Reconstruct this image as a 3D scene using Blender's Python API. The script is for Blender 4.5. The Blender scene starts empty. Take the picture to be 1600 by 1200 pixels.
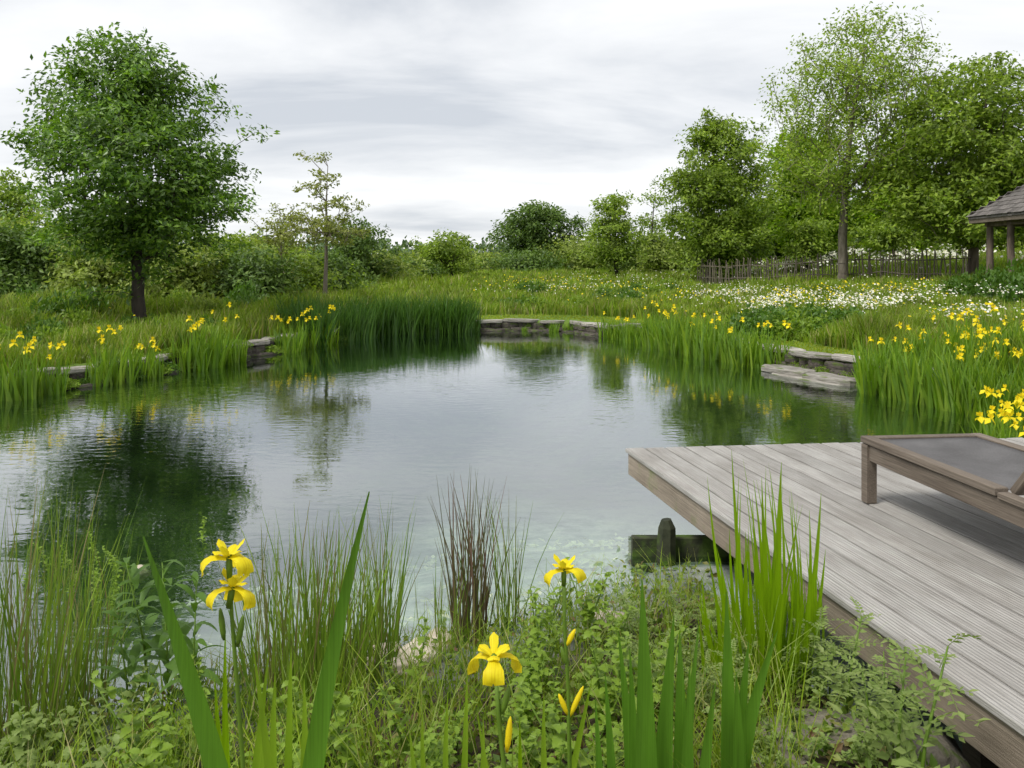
import bpy, math, random
import numpy as np
from mathutils import Vector, Matrix
R = math.radians
random.seed(7)
rng = np.random.default_rng(11)
sc = bpy.context.scene
COL = sc.collection

# ------------------------------------------------------------------ camera, sky, sun
F = 1300.0      # focal length in pixels of the 1600 px wide photograph
HZ = 415.0      # row of the horizon
E = 1.69        # eye height above the water, water is z = 0
cam_d = bpy.data.cameras.new('camera')
cam = bpy.data.objects.new('camera', cam_d); COL.objects.link(cam)
cam.location = (0, 0, E); cam.rotation_euler = (R(90), 0, 0)
cam_d.sensor_width = 36; cam_d.lens = 36 * F / 1600
cam_d.shift_y = -(600 - HZ) / 1600
cam_d.clip_start = 0.05; cam_d.clip_end = 5000
sc.camera = cam
SUN_EL, SUN_AZ = R(56), R(-128)      # azimuth from +Y towards +X: behind the camera, to the left
world = bpy.data.worlds.new('World'); sc.world = world
world.use_nodes = True
wn = world.node_tree; wn.nodes.clear(); WL = wn.links.new
def wnode(t, **k):
    n = wn.nodes.new(t)
    for a, b in k.items(): setattr(n, a, b)
    return n
w_out = wnode('ShaderNodeOutputWorld')
sky = wnode('ShaderNodeTexSky', sky_type='NISHITA'); sky.sun_disc = False
sky.sun_elevation = SUN_EL; sky.sun_rotation = SUN_AZ
bg1 = wnode('ShaderNodeBackground'); bg1.inputs[1].default_value = 0.08
WL(sky.outputs[0], bg1.inputs[0])
tc = wnode('ShaderNodeTexCoord'); sp = wnode('ShaderNodeSeparateXYZ'); WL(tc.outputs['Generated'], sp.inputs[0])
def wmath(op, a, b=None):
    n = wnode('ShaderNodeMath', operation=op)
    for i, v in enumerate((a, b)):
        if v is None: continue
        if isinstance(v, (int, float)): n.inputs[i].default_value = v
        else: WL(v, n.inputs[i])
    return n.outputs[0]
zc = wmath('ADD', wmath('MAXIMUM', sp.outputs[2], 0.0), 0.16)
cx = wmath('DIVIDE', sp.outputs[0], zc); cy = wmath('DIVIDE', sp.outputs[1], zc)
cmb = wnode('ShaderNodeCombineXYZ'); WL(cx, cmb.inputs[0]); WL(cy, cmb.inputs[1])
mp = wnode('ShaderNodeMapping'); WL(cmb.outputs[0], mp.inputs[0])
mp.inputs['Scale'].default_value = (0.55, 0.95, 1); mp.inputs['Rotation'].default_value = (0, 0, R(-16)); mp.inputs['Location'].default_value = (1.7, 0.35, 0)
nz = wnode('ShaderNodeTexNoise'); nz.inputs['Scale'].default_value = 1.15; nz.inputs['Detail'].default_value = 7; nz.inputs['Roughness'].default_value = 0.55; nz.inputs['Distortion'].default_value = 0.35
WL(mp.outputs[0], nz.inputs['Vector'])
rp = wnode('ShaderNodeValToRGB'); WL(nz.outputs['Fac'], rp.inputs[0])
rp.color_ramp.elements[0].position = 0.34; rp.color_ramp.elements[0].color = (0.275, 0.290, 0.312, 1)
rp.color_ramp.elements[1].position = 0.60; rp.color_ramp.elements[1].color = (0.435, 0.439, 0.442, 1)
e = rp.color_ramp.elements.new(0.47); e.color = (0.368, 0.376, 0.387, 1)
bg2 = wnode('ShaderNodeBackground'); WL(rp.outputs[0], bg2.inputs[0]); bg2.inputs[1].default_value = 1.09
mx = wnode('ShaderNodeMixShader'); mx.inputs[0].default_value = 0.95
WL(bg1.outputs[0], mx.inputs[1]); WL(bg2.outputs[0], mx.inputs[2]); WL(mx.outputs[0], w_out.inputs[0])
sun_d = bpy.data.lights.new('sun', 'SUN'); sun_d.energy = 1.5; sun_d.angle = R(18); sun_d.color = (1.0, 0.97, 0.91)
sun = bpy.data.objects.new('sun', sun_d); COL.objects.link(sun)
sdir = Vector((math.sin(SUN_AZ) * math.cos(SUN_EL), math.cos(SUN_AZ) * math.cos(SUN_EL), math.sin(SUN_EL)))
sun.rotation_euler = sdir.to_track_quat('Z', 'Y').to_euler(); sun.location = (0, 0, 60)
vs = sc.view_settings; vs.view_transform = 'Standard'; vs.look = 'None'; vs.gamma = 1; vs.use_curve_mapping = False
vs.exposure = 1.15
cy_ = sc.cycles
cy_.max_bounces = 7; cy_.diffuse_bounces = 3; cy_.glossy_bounces = 3; cy_.transmission_bounces = 4; cy_.transparent_max_bounces = 8
cy_.use_denoising = True; cy_.use_adaptive_sampling = True; cy_.adaptive_threshold = 0.02

# ------------------------------------------------------------------ pixel helpers
def at(x, y, z):            # photo pixel on the level plane z
    Y = F * (E - z) / (y - HZ); return ((x - 800) * Y / F, Y, z)
def atd(x, y, d):           # photo pixel at distance d
    return np.array(((x - 800) * d / F, d, E - (y - HZ) * d / F))

# ------------------------------------------------------------------ materials
def new_mat(name):
    m = bpy.data.materials.new(name); m.use_nodes = True
    nt = m.node_tree; nt.nodes.clear()
    return m, nt, nt.links.new
def nd(nt, t, inp=None, **k):
    n = nt.nodes.new(t)
    for a, b in k.items(): setattr(n, a, b)
    for a, b in (inp or {}).items(): n.inputs[a].default_value = b
    return n
def ramp(nt, stops):
    r = nd(nt, 'ShaderNodeValToRGB'); el = r.color_ramp.elements
    while len(el) < len(stops): el.new(0.5)
    for i, (p, c) in enumerate(stops):
        el[i].position = p; el[i].color = (*c, 1)
    return r
def leaf_mat(name, cols, trans=0.35, rough=0.5, spec=0.35, veins=None, vr=(0.75, 1.3), hue=.484, sat=1.07):
    """foliage: a colour per leaf, light passing through"""
    m, nt, L = new_mat(name)
    g = nd(nt, 'ShaderNodeNewGeometry')
    n = len(cols); r = ramp(nt, [(i / max(1, n - 1), c) for i, c in enumerate(cols)])
    L(g.outputs['Random Per Island'], r.inputs[0])
    tcn = nd(nt, 'ShaderNodeTexCoord')
    no = nd(nt, 'ShaderNodeTexNoise', {'Scale': 1.3, 'Detail': 2}); L(tcn.outputs['Object'], no.inputs['Vector'])
    hs = nd(nt, 'ShaderNodeHueSaturation', {'Hue': hue, 'Saturation': sat})
    mr = nd(nt, 'ShaderNodeMapRange', {'From Min': 0.3, 'From Max': 0.7, 'To Min': vr[0], 'To Max': vr[1]}); L(no.outputs['Fac'], mr.inputs[0])
    L(mr.outputs[0], hs.inputs['Value']); L(r.outputs[0], hs.inputs['Color'])
    if veins:
        mv = nd(nt, 'ShaderNodeMapping', {'Scale': veins}); L(tcn.outputs['Object'], mv.inputs[0])
        nv = nd(nt, 'ShaderNodeTexNoise', {'Scale': 1.0, 'Detail': 4, 'Roughness': 0.6}); L(mv.outputs[0], nv.inputs['Vector'])
        q = nd(nt, 'ShaderNodeMath', {1: 0.9, 2: -0.45}, operation='MULTIPLY_ADD'); L(nv.outputs['Fac'], q.inputs[0])
        q2 = nd(nt, 'ShaderNodeMath', operation='ADD'); L(q.outputs[0], q2.inputs[0]); L(mr.outputs[0], q2.inputs[1]); L(q2.outputs[0], hs.inputs['Value'])
    p = nd(nt, 'ShaderNodeBsdfPrincipled', {'Roughness': rough, 'Specular IOR Level': spec}); L(hs.outputs[0], p.inputs['Base Color'])
    t = nd(nt, 'ShaderNodeBsdfTranslucent')
    tm = nd(nt, 'ShaderNodeMix', data_type='RGBA', blend_type='MULTIPLY'); tm.inputs[0].default_value = 1
    L(hs.outputs[0], tm.inputs[6]); tm.inputs[7].default_value = (1.25, 1.35, 0.6, 1)
    L(tm.outputs[2], t.inputs[0])
    x = nd(nt, 'ShaderNodeMixShader', {0: trans}); o = nd(nt, 'ShaderNodeOutputMaterial')
    L(p.outputs[0], x.inputs[1]); L(t.outputs[0], x.inputs[2]); L(x.outputs[0], o.inputs[0])
    return m
def noise_mat(name, stops, scale=4, detail=6, rough=0.85, bump=0.3, stretch=(1, 1, 1), coord='Object', rand=0.0, dist=0.02, moss=None, spec=0.3):
    m, nt, L = new_mat(name)
    tcn = nd(nt, 'ShaderNodeTexCoord'); mpn = nd(nt, 'ShaderNodeMapping', {'Scale': stretch}); L(tcn.outputs[coord], mpn.inputs[0])
    src = mpn.outputs[0]
    oi = nd(nt, 'ShaderNodeObjectInfo')
    ad = nd(nt, 'ShaderNodeVectorMath', operation='ADD'); sc_ = nd(nt, 'ShaderNodeVectorMath', operation='SCALE'); sc_.inputs[3].default_value = 37
    cb = nd(nt, 'ShaderNodeCombineXYZ')
    for i in range(3): L(oi.outputs['Random'], cb.inputs[i])
    L(cb.outputs[0], sc_.inputs[0]); L(src, ad.inputs[0]); L(sc_.outputs[0], ad.inputs[1]); src = ad.outputs[0]
    no = nd(nt, 'ShaderNodeTexNoise', {'Scale': scale, 'Detail': detail, 'Roughness': 0.62}); L(src, no.inputs['Vector'])
    r = ramp(nt, stops); L(no.outputs['Fac'], r.inputs[0])
    hs = nd(nt, 'ShaderNodeHueSaturation'); L(r.outputs[0], hs.inputs['Color'])
    mr = nd(nt, 'ShaderNodeMapRange', {'To Min': 1 - rand, 'To Max': 1 + rand}); L(oi.outputs['Random'], mr.inputs[0]); L(mr.outputs[0], hs.inputs['Value'])
    colr = hs.outputs[0]
    if moss:
        n2 = nd(nt, 'ShaderNodeTexNoise', {'Scale': moss[1], 'Detail': 4}); L(tcn.outputs[coord], n2.inputs['Vector'])
        m2 = nd(nt, 'ShaderNodeMapRange', {'From Min': moss[2], 'From Max': moss[2] + 0.12}); L(n2.outputs['Fac'], m2.inputs[0])
        mm = nd(nt, 'ShaderNodeMix', data_type='RGBA'); L(m2.outputs[0], mm.inputs[0]); L(colr, mm.inputs[6]); mm.inputs[7].default_value = (*moss[0], 1); colr = mm.outputs[2]
    p = nd(nt, 'ShaderNodeBsdfPrincipled', {'Roughness': rough, 'Specular IOR Level': spec}); L(colr, p.inputs['Base Color'])
    b = nd(nt, 'ShaderNodeBump', {'Strength': bump, 'Distance': dist}); L(no.outputs['Fac'], b.inputs['Height']); L(b.outputs[0], p.inputs['Normal'])
    o = nd(nt, 'ShaderNodeOutputMaterial'); L(p.outputs[0], o.inputs[0])
    return m
def plain(name, c, rough=0.6, spec=0.3):
    m, nt, L = new_mat(name); p = nd(nt, 'ShaderNodeBsdfPrincipled', {'Base Color': (*c, 1), 'Roughness': rough, 'Specular IOR Level': spec})
    o = nd(nt, 'ShaderNodeOutputMaterial'); L(p.outputs[0], o.inputs[0]); return m
def board_mat(name, dark, light, groove=True, rand=0.12, moss=None):
    """weathered timber: grain along local X, reeded lines across Y"""
    m, nt, L = new_mat(name)
    tcn = nd(nt, 'ShaderNodeTexCoord'); oi = nd(nt, 'ShaderNodeObjectInfo')
    cb = nd(nt, 'ShaderNodeCombineXYZ'); sc_ = nd(nt, 'ShaderNodeVectorMath', operation='SCALE'); sc_.inputs[3].default_value = 53
    for i in range(3): L(oi.outputs['Random'], cb.inputs[i])
    L(cb.outputs[0], sc_.inputs[0]); ad = nd(nt, 'ShaderNodeVectorMath', operation='ADD'); L(tcn.outputs['Object'], ad.inputs[0]); L(sc_.outputs[0], ad.inputs[1])
    mp1 = nd(nt, 'ShaderNodeMapping', {'Scale': (1.6, 80, 80)}); L(ad.outputs[0], mp1.inputs[0])
    n1 = nd(nt, 'ShaderNodeTexNoise', {'Scale': 2.2, 'Detail': 7, 'Roughness': 0.68}); L(mp1.outputs[0], n1.inputs['Vector'])
    mp2 = nd(nt, 'ShaderNodeMapping', {'Scale': (1.5, 3.5, 3.5)}); L(ad.outputs[0], mp2.inputs[0])
    n2 = nd(nt, 'ShaderNodeTexNoise', {'Scale': 1.6, 'Detail': 5, 'Roughness': 0.6}); L(mp2.outputs[0], n2.inputs['Vector'])
    r1 = ramp(nt, [(0.28, dark), (0.5, tuple((a + b) / 2 for a, b in zip(dark, light))), (0.72, light)]); L(n1.outputs['Fac'], r1.inputs[0])
    r2 = ramp(nt, [(0.3, (0.74, 0.72, 0.70)), (0.7, (1.1, 1.1, 1.1))]); L(n2.outputs['Fac'], r2.inputs[0])
    mu = nd(nt, 'ShaderNodeMix', data_type='RGBA', blend_type='MULTIPLY'); mu.inputs[0].default_value = 1; L(r1.outputs[0], mu.inputs[6]); L(r2.outputs[0], mu.inputs[7])
    hs = nd(nt, 'ShaderNodeHueSaturation'); L(mu.outputs[2], hs.inputs['Color'])
    mr = nd(nt, 'ShaderNodeMapRange', {'To Min': 1 - rand, 'To Max': 1 + rand}); L(oi.outputs['Random'], mr.inputs[0]); L(mr.outputs[0], hs.inputs['Value'])
    colr = hs.outputs[0]
    if moss:
        n3 = nd(nt, 'ShaderNodeTexNoise', {'Scale': 3.0, 'Detail': 6, 'Roughness': 0.7}); L(tcn.outputs['Object'], n3.inputs['Vector'])
        m3 = nd(nt, 'ShaderNodeMapRange', {'From Min': moss[1], 'From Max': moss[1] + 0.2, 'To Max': 0.75}); L(n3.outputs['Fac'], m3.inputs[0])
        mm = nd(nt, 'ShaderNodeMix', data_type='RGBA'); L(m3.outputs[0], mm.inputs[0]); L(colr, mm.inputs[6]); mm.inputs[7].default_value = (*moss[0], 1); colr = mm.outputs[2]
    p = nd(nt, 'ShaderNodeBsdfPrincipled', {'Roughness': 0.75, 'Specular IOR Level': 0.25}); L(colr, p.inputs['Base Color'])
    h = n1.outputs['Fac']
    if groove:
        sx = nd(nt, 'ShaderNodeSeparateXYZ'); L(tcn.outputs['Object'], sx.inputs[0])
        a = nd(nt, 'ShaderNodeMath', {1: 2 * math.pi / 0.0168}, operation='MULTIPLY'); L(sx.outputs[1], a.inputs[0])
        s = nd(nt, 'ShaderNodeMath', operation='SINE'); L(a.outputs[0], s.inputs[0])
        q = nd(nt, 'ShaderNodeMath', {1: 0.5}, operation='MULTIPLY'); L(s.outputs[0], q.inputs[0])
        t = nd(nt, 'ShaderNodeMath', operation='ADD'); L(q.outputs[0], t.inputs[0]); L(n1.outputs['Fac'], t.inputs[1]); h = t.outputs[0]
    b = nd(nt, 'ShaderNodeBump', {'Strength': 0.8, 'Distance': 0.005}); L(h, b.inputs['Height']); L(b.outputs[0], p.inputs['Normal'])
    o = nd(nt, 'ShaderNodeOutputMaterial'); L(p.outputs[0], o.inputs[0])
    return m

M = {}
M['leaf_big'] = leaf_mat('leaf_big', [(0.052, 0.123, 0.026), (0.102, 0.217, 0.035), (0.189, 0.341, 0.052), (0.080, 0.167, 0.043)], 0.36, 0.40, 0.5, vr=(.6, 1.4))
M['leaf_mid'] = leaf_mat('leaf_mid', [(0.109, 0.186, 0.033), (0.179, 0.282, 0.046), (0.256, 0.371, 0.064)], 0.42, vr=(.65, 1.4))
M['leaf_light'] = leaf_mat('leaf_light', [(0.144, 0.240, 0.042), (0.216, 0.336, 0.054), (0.300, 0.408, 0.078)], 0.45)
M['leaf_maple'] = leaf_mat('leaf_maple', [(0.103, 0.218, 0.017), (0.172, 0.322, 0.025), (0.241, 0.391, 0.040)], 0.45)
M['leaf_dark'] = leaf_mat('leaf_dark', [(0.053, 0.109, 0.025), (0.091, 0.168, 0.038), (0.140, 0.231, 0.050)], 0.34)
M['leaf_hedge'] = leaf_mat('leaf_hedge', [(0.150, 0.225, 0.048), (0.237, 0.331, 0.075), (0.338, 0.425, 0.125), (0.100, 0.163, 0.037)], 0.42)
M['leaf_olive'] = leaf_mat('leaf_olive', [(0.154, 0.193, 0.055), (0.220, 0.264, 0.077), (0.286, 0.325, 0.105)], 0.42)
M['far_wood'] = leaf_mat('far_wood', [(0.072, 0.126, 0.060), (0.096, 0.156, 0.072), (0.120, 0.180, 0.084)], 0.2)
M['grass'] = leaf_mat('grass', [(0.095, 0.185, 0.022), (0.157, 0.269, 0.031), (0.235, 0.330, 0.050), (0.140, 0.241, 0.034), (0.347, 0.325, 0.146)], 0.42, 0.5, vr=(.55, 1.45))
M['lawn'] = leaf_mat('lawn', [(0.18, 0.275, 0.03), (0.235, 0.32, 0.04), (0.29, 0.345, 0.065)], 0.4, 0.5)
M['reed'] = leaf_mat('reed', [(0.032, 0.098, 0.016), (0.05, 0.135, 0.022), (0.075, 0.17, 0.03), (0.045, 0.115, 0.026)], 0.32, 0.42, 0.4)
M['iris_mid'] = leaf_mat('iris_mid', [(0.085, 0.19, 0.02), (0.125, 0.255, 0.03), (0.19, 0.315, 0.042), (0.09, 0.195, 0.045)], 0.42, 0.42, 0.4)
M['iris_near'] = leaf_mat('iris_near', [(0.055, 0.155, 0.022), (0.075, 0.19, 0.028), (0.10, 0.225, 0.034)], 0.38, 0.38, 0.45, veins=(260, 20, 5))
M['iris_bright'] = leaf_mat('iris_bright', [(0.095, 0.215, 0.015), (0.145, 0.285, 0.02), (0.20, 0.34, 0.032)], 0.45, 0.40, 0.4, veins=(220, 20, 5))
M['rush'] = leaf_mat('rush', [(0.078, 0.168, 0.022), (0.134, 0.246, 0.034), (0.185, 0.291, 0.047), (0.112, 0.213, 0.034), (0.190, 0.157, 0.078), (0.101, 0.202, 0.034)], 0.3, 0.5)
M['rush_brown'] = leaf_mat('rush_brown', [(0.06, 0.10, 0.025), (0.11, 0.085, 0.05), (0.14, 0.095, 0.065), (0.08, 0.11, 0.03)], 0.2, 0.5)
M['herb'] = leaf_mat('herb', [(0.110, 0.209, 0.029), (0.165, 0.286, 0.044), (0.242, 0.352, 0.066)], 0.4, 0.5)
M['herb_dark'] = leaf_mat('herb_dark', [(0.05, 0.125, 0.02), (0.075, 0.165, 0.03), (0.10, 0.20, 0.04)], 0.35, 0.45)
M['herb_pale'] = leaf_mat('herb_pale', [(0.14, 0.22, 0.06), (0.19, 0.28, 0.085), (0.25, 0.33, 0.12)], 0.38, 0.5)
M['cover'] = leaf_mat('cover', [(0.055, 0.12, 0.02), (0.095, 0.175, 0.03), (0.15, 0.235, 0.045), (0.20, 0.22, 0.07), (0.13, 0.085, 0.045)], 0.35, 0.55)
M['stem_green'] = leaf_mat('stem_green', [(0.10, 0.20, 0.03), (0.13, 0.24, 0.04)], 0.2, 0.5)
M['yellow'] = leaf_mat('yellow', [(0.80, 0.62, 0.012), (0.84, 0.69, 0.02), (0.78, 0.58, 0.012)], 0.35, 0.5, 0.2, hue=.5, sat=1)
def petal_mat():
    m, nt, L = new_mat('petal'); tcn = nd(nt, 'ShaderNodeTexCoord')
    mv = nd(nt, 'ShaderNodeMapping', {'Scale': (25, 420, 25)}); L(tcn.outputs['Object'], mv.inputs[0])
    n1 = nd(nt, 'ShaderNodeTexNoise', {'Scale': 1.0, 'Detail': 3}); L(mv.outputs[0], n1.inputs['Vector'])
    r = ramp(nt, [(0.3, (0.70, 0.52, 0.008)), (0.5, (0.82, 0.68, 0.015)), (0.75, (0.86, 0.76, 0.03))]); L(n1.outputs['Fac'], r.inputs[0])
    p = nd(nt, 'ShaderNodeBsdfPrincipled', {'Roughness': 0.55, 'Specular IOR Level': 0.2}); L(r.outputs[0], p.inputs['Base Color'])
    t = nd(nt, 'ShaderNodeBsdfTranslucent'); L(r.outputs[0], t.inputs[0]); x = nd(nt, 'ShaderNodeMixShader', {0: 0.35}); L(p.outputs[0], x.inputs[1]); L(t.outputs[0], x.inputs[2])
    o = nd(nt, 'ShaderNodeOutputMaterial'); L(x.outputs[0], o.inputs[0]); return m
M['petal'] = petal_mat()
M['white_fl'] = leaf_mat('white_fl', [(0.72, 0.70, 0.62), (0.80, 0.79, 0.74), (0.70, 0.62, 0.52)], 0.25, 0.6, 0.2, hue=.5, sat=1)
M['algae'] = leaf_mat('algae', [(0.12, 0.17, 0.02), (0.17, 0.22, 0.035), (0.10, 0.14, 0.03)], 0.2, 0.6)
M['pondweed'] = leaf_mat('pondweed', [(0.50, 0.55, 0.42), (0.62, 0.66, 0.52), (0.42, 0.48, 0.36)], 0.2, 0.8, 0.1, hue=.5, sat=.9)
M['bark'] = noise_mat('bark', [(0.3, (0.045, 0.036, 0.028)), (0.7, (0.15, 0.125, 0.10))], 6, 7, 0.9, 0.8, (1, 1, 0.25), rand=0.1)
M['bark_dark'] = noise_mat('bark_dark', [(0.3, (0.022, 0.018, 0.014)), (0.7, (0.075, 0.062, 0.048))], 6, 7, 0.9, 0.8, (1, 1, 0.25), rand=0.1)
M['bark_pale'] = noise_mat('bark_pale', [(0.3, (0.11, 0.09, 0.07)), (0.7, (0.26, 0.225, 0.18))], 7, 6, 0.9, 0.6, (1, 1, 0.3), rand=0.1)
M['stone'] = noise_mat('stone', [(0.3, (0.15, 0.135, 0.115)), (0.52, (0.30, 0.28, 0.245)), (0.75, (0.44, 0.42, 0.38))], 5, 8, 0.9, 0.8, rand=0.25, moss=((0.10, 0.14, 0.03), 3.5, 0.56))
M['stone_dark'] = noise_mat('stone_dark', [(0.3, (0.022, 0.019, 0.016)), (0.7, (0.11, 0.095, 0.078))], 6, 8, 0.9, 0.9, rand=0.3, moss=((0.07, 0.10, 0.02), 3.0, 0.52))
M['rock_moss'] = noise_mat('rock_moss', [(0.3, (0.09, 0.08, 0.06)), (0.7, (0.27, 0.24, 0.19))], 14, 9, 0.95, 1.0, dist=.03, moss=((0.13, 0.18, 0.045), 11, 0.5))
M['pale_stone'] = noise_mat('pale_stone', [(0.3, (0.34, 0.29, 0.22)), (0.7, (0.52, 0.46, 0.37))], 6, 6, 0.9, 0.5, rand=0.2)
M['deck'] = board_mat('deck', (0.20, 0.19, 0.175), (0.47, 0.455, 0.43), rand=.10)
M['fascia'] = board_mat('fascia', (0.16, 0.13, 0.10), (0.34, 0.285, 0.225), groove=False, moss=((0.12, 0.17, 0.03), 0.55))
M['lounger'] = board_mat('lounger', (0.085, 0.068, 0.054), (0.235, 0.195, 0.155), groove=False, rand=0.06)
M['joist'] = board_mat('joist', (0.05, 0.04, 0.03), (0.14, 0.11, 0.085), groove=False)
M['mossy'] = noise_mat('mossy', [(0.3, (0.012, 0.016, 0.008)), (0.7, (0.05, 0.055, 0.028))], 9, 7, 0.8, 0.8, moss=((0.055, 0.095, 0.012), 7, 0.5))
M['paling'] = board_mat('paling', (0.06, 0.05, 0.036), (0.19, 0.165, 0.125), groove=False, rand=0.35)
M['shingle'] = board_mat('shingle', (0.075, 0.068, 0.065), (0.19, 0.175, 0.165), groove=False, rand=0.3)
M['post'] = noise_mat('post', [(0.3, (0.06, 0.045, 0.035)), (0.7, (0.20, 0.155, 0.12))], 8, 6, 0.9, 0.6, (1, 1, 0.2))
M['sand'] = plain('sand', (0.5, 0.45, 0.38))
# woven sling
def sling_mat():
    m, nt, L = new_mat('sling'); tcn = nd(nt, 'ShaderNodeTexCoord')
    ck = nd(nt, 'ShaderNodeTexChecker', {'Scale': 260}); L(tcn.outputs['Object'], ck.inputs['Vector'])
    no = nd(nt, 'ShaderNodeTexNoise', {'Scale': 5, 'Detail': 6}); L(tcn.outputs['Object'], no.inputs['Vector'])
    n2 = nd(nt, 'ShaderNodeTexNoise', {'Scale': 160, 'Detail': 2}); L(tcn.outputs['Object'], n2.inputs['Vector'])
    r = ramp(nt, [(0.3, (0.075, 0.072, 0.072)), (0.7, (0.155, 0.15, 0.15))])
    a = nd(nt, 'ShaderNodeMath', {1: 0.5}, operation='MULTIPLY'); L(n2.outputs['Fac'], a.inputs[0])
    b = nd(nt, 'ShaderNodeMath', {1: 0.5}, operation='MULTIPLY_ADD'); L(no.outputs['Fac'], b.inputs[0]); L(a.outputs[0], b.inputs[2]); L(b.outputs[0], r.inputs[0])
    p = nd(nt, 'ShaderNodeBsdfPrincipled', {'Roughness': 0.85, 'Specular IOR Level': 0.2}); L(r.outputs[0], p.inputs['Base Color'])
    bp = nd(nt, 'ShaderNodeBump', {'Strength': 0.5, 'Distance': 0.002}); L(ck.outputs['Fac'], bp.inputs['Height']); L(bp.outputs[0], p.inputs['Normal'])
    o = nd(nt, 'ShaderNodeOutputMaterial'); L(p.outputs[0], o.inputs[0]); return m
M['sling'] = sling_mat()
# ground: soil, silt below water, short grass, tinted by what lies there
def ground_mat():
    m, nt, L = new_mat('ground'); g = nd(nt, 'ShaderNodeNewGeometry'); sx = nd(nt, 'ShaderNodeSeparateXYZ'); L(g.outputs['Position'], sx.inputs[0])
    n1 = nd(nt, 'ShaderNodeTexNoise', {'Scale': 0.55, 'Detail': 6}); L(g.outputs['Position'], n1.inputs['Vector'])
    n2 = nd(nt, 'ShaderNodeTexNoise', {'Scale': 9, 'Detail': 6, 'Roughness': 0.7}); L(g.outputs['Position'], n2.inputs['Vector'])
    mixn = nd(nt, 'ShaderNodeMath', {1: 0.5}, operation='MULTIPLY_ADD'); L(n2.outputs['Fac'], mixn.inputs[0])
    h = nd(nt, 'ShaderNodeMath', {1: 0.5}, operation='MULTIPLY'); L(n1.outputs['Fac'], h.inputs[0]); L(h.outputs[0], mixn.inputs[2])
    gr = ramp(nt, [(0.3, (0.06, 0.11, 0.02)), (0.5, (0.11, 0.18, 0.03)), (0.7, (0.17, 0.215, 0.05))]); L(mixn.outputs[0], gr.inputs[0])
    n3 = nd(nt, 'ShaderNodeTexNoise', {'Scale': 2.2, 'Detail': 7, 'Roughness': 0.65}); L(g.outputs['Position'], n3.inputs['Vector'])
    bd = ramp(nt, [(0.34, (0.20, 0.25, 0.23)), (0.5, (0.36, 0.42, 0.39)), (0.64, (0.58, 0.62, 0.56))]); L(n3.outputs['Fac'], bd.inputs[0])
    # a pale gravel patch on the floor in the middle, weed over the rest
    mpg = nd(nt, 'ShaderNodeMapping', {'Location': (-.17, -1.5, 0), 'Scale': (.42, .23, 0)}); L(g.outputs['Position'], mpg.inputs[0])
    ln = nd(nt, 'ShaderNodeVectorMath', operation='LENGTH'); L(mpg.outputs[0], ln.inputs[0])
    wv = nd(nt, 'ShaderNodeMath', {1: 0.9}, operation='MULTIPLY_ADD'); L(n1.outputs['Fac'], wv.inputs[0]); L(ln.outputs['Value'], wv.inputs[2])
    deep = nd(nt, 'ShaderNodeMapRange', {'From Min': 1.75, 'From Max': 1.05}); L(wv.outputs[0], deep.inputs[0])
    bdk = ramp(nt, [(0.35, (0.016, 0.036, 0.014)), (0.65, (0.055, 0.095, 0.030))]); L(n3.outputs['Fac'], bdk.inputs[0])
    bm = nd(nt, 'ShaderNodeMix', data_type='RGBA'); L(deep.outputs[0], bm.inputs[0]); L(bdk.outputs[0], bm.inputs[6]); L(bd.outputs[0], bm.inputs[7])
    so = ramp(nt, [(0.35, (0.022, 0.018, 0.011)), (0.65, (0.075, 0.06, 0.035))]); L(mixn.outputs[0], so.inputs[0])
    sk = nd(nt, 'ShaderNodeMapRange', {'From Min': 5.9, 'From Max': 5.2}); L(sx.outputs[1], sk.inputs[0])
    gs = nd(nt, 'ShaderNodeMix', data_type='RGBA'); L(sk.outputs[0], gs.inputs[0]); L(gr.outputs[0], gs.inputs[6]); L(so.outputs[0], gs.inputs[7])
    dp = nd(nt, 'ShaderNodeMapRange', {'From Min': -0.05, 'From Max': 0.06}); L(sx.outputs[2], dp.inputs[0])
    mm = nd(nt, 'ShaderNodeMix', data_type='RGBA'); L(dp.outputs[0], mm.inputs[0]); L(bm.outputs[2], mm.inputs[6]); L(gs.outputs[2], mm.inputs[7])
    p = nd(nt, 'ShaderNodeBsdfPrincipled', {'Roughness': 0.95, 'Specular IOR Level': 0.1}); L(mm.outputs[2], p.inputs['Base Color'])
    b = nd(nt, 'ShaderNodeBump', {'Strength': 0.6, 'Distance': 0.05}); L(n2.outputs['Fac'], b.inputs['Height']); L(b.outputs[0], p.inputs['Normal'])
    o = nd(nt, 'ShaderNodeOutputMaterial'); L(p.outputs[0], o.inputs[0]); return m
M['ground'] = ground_mat()
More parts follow.
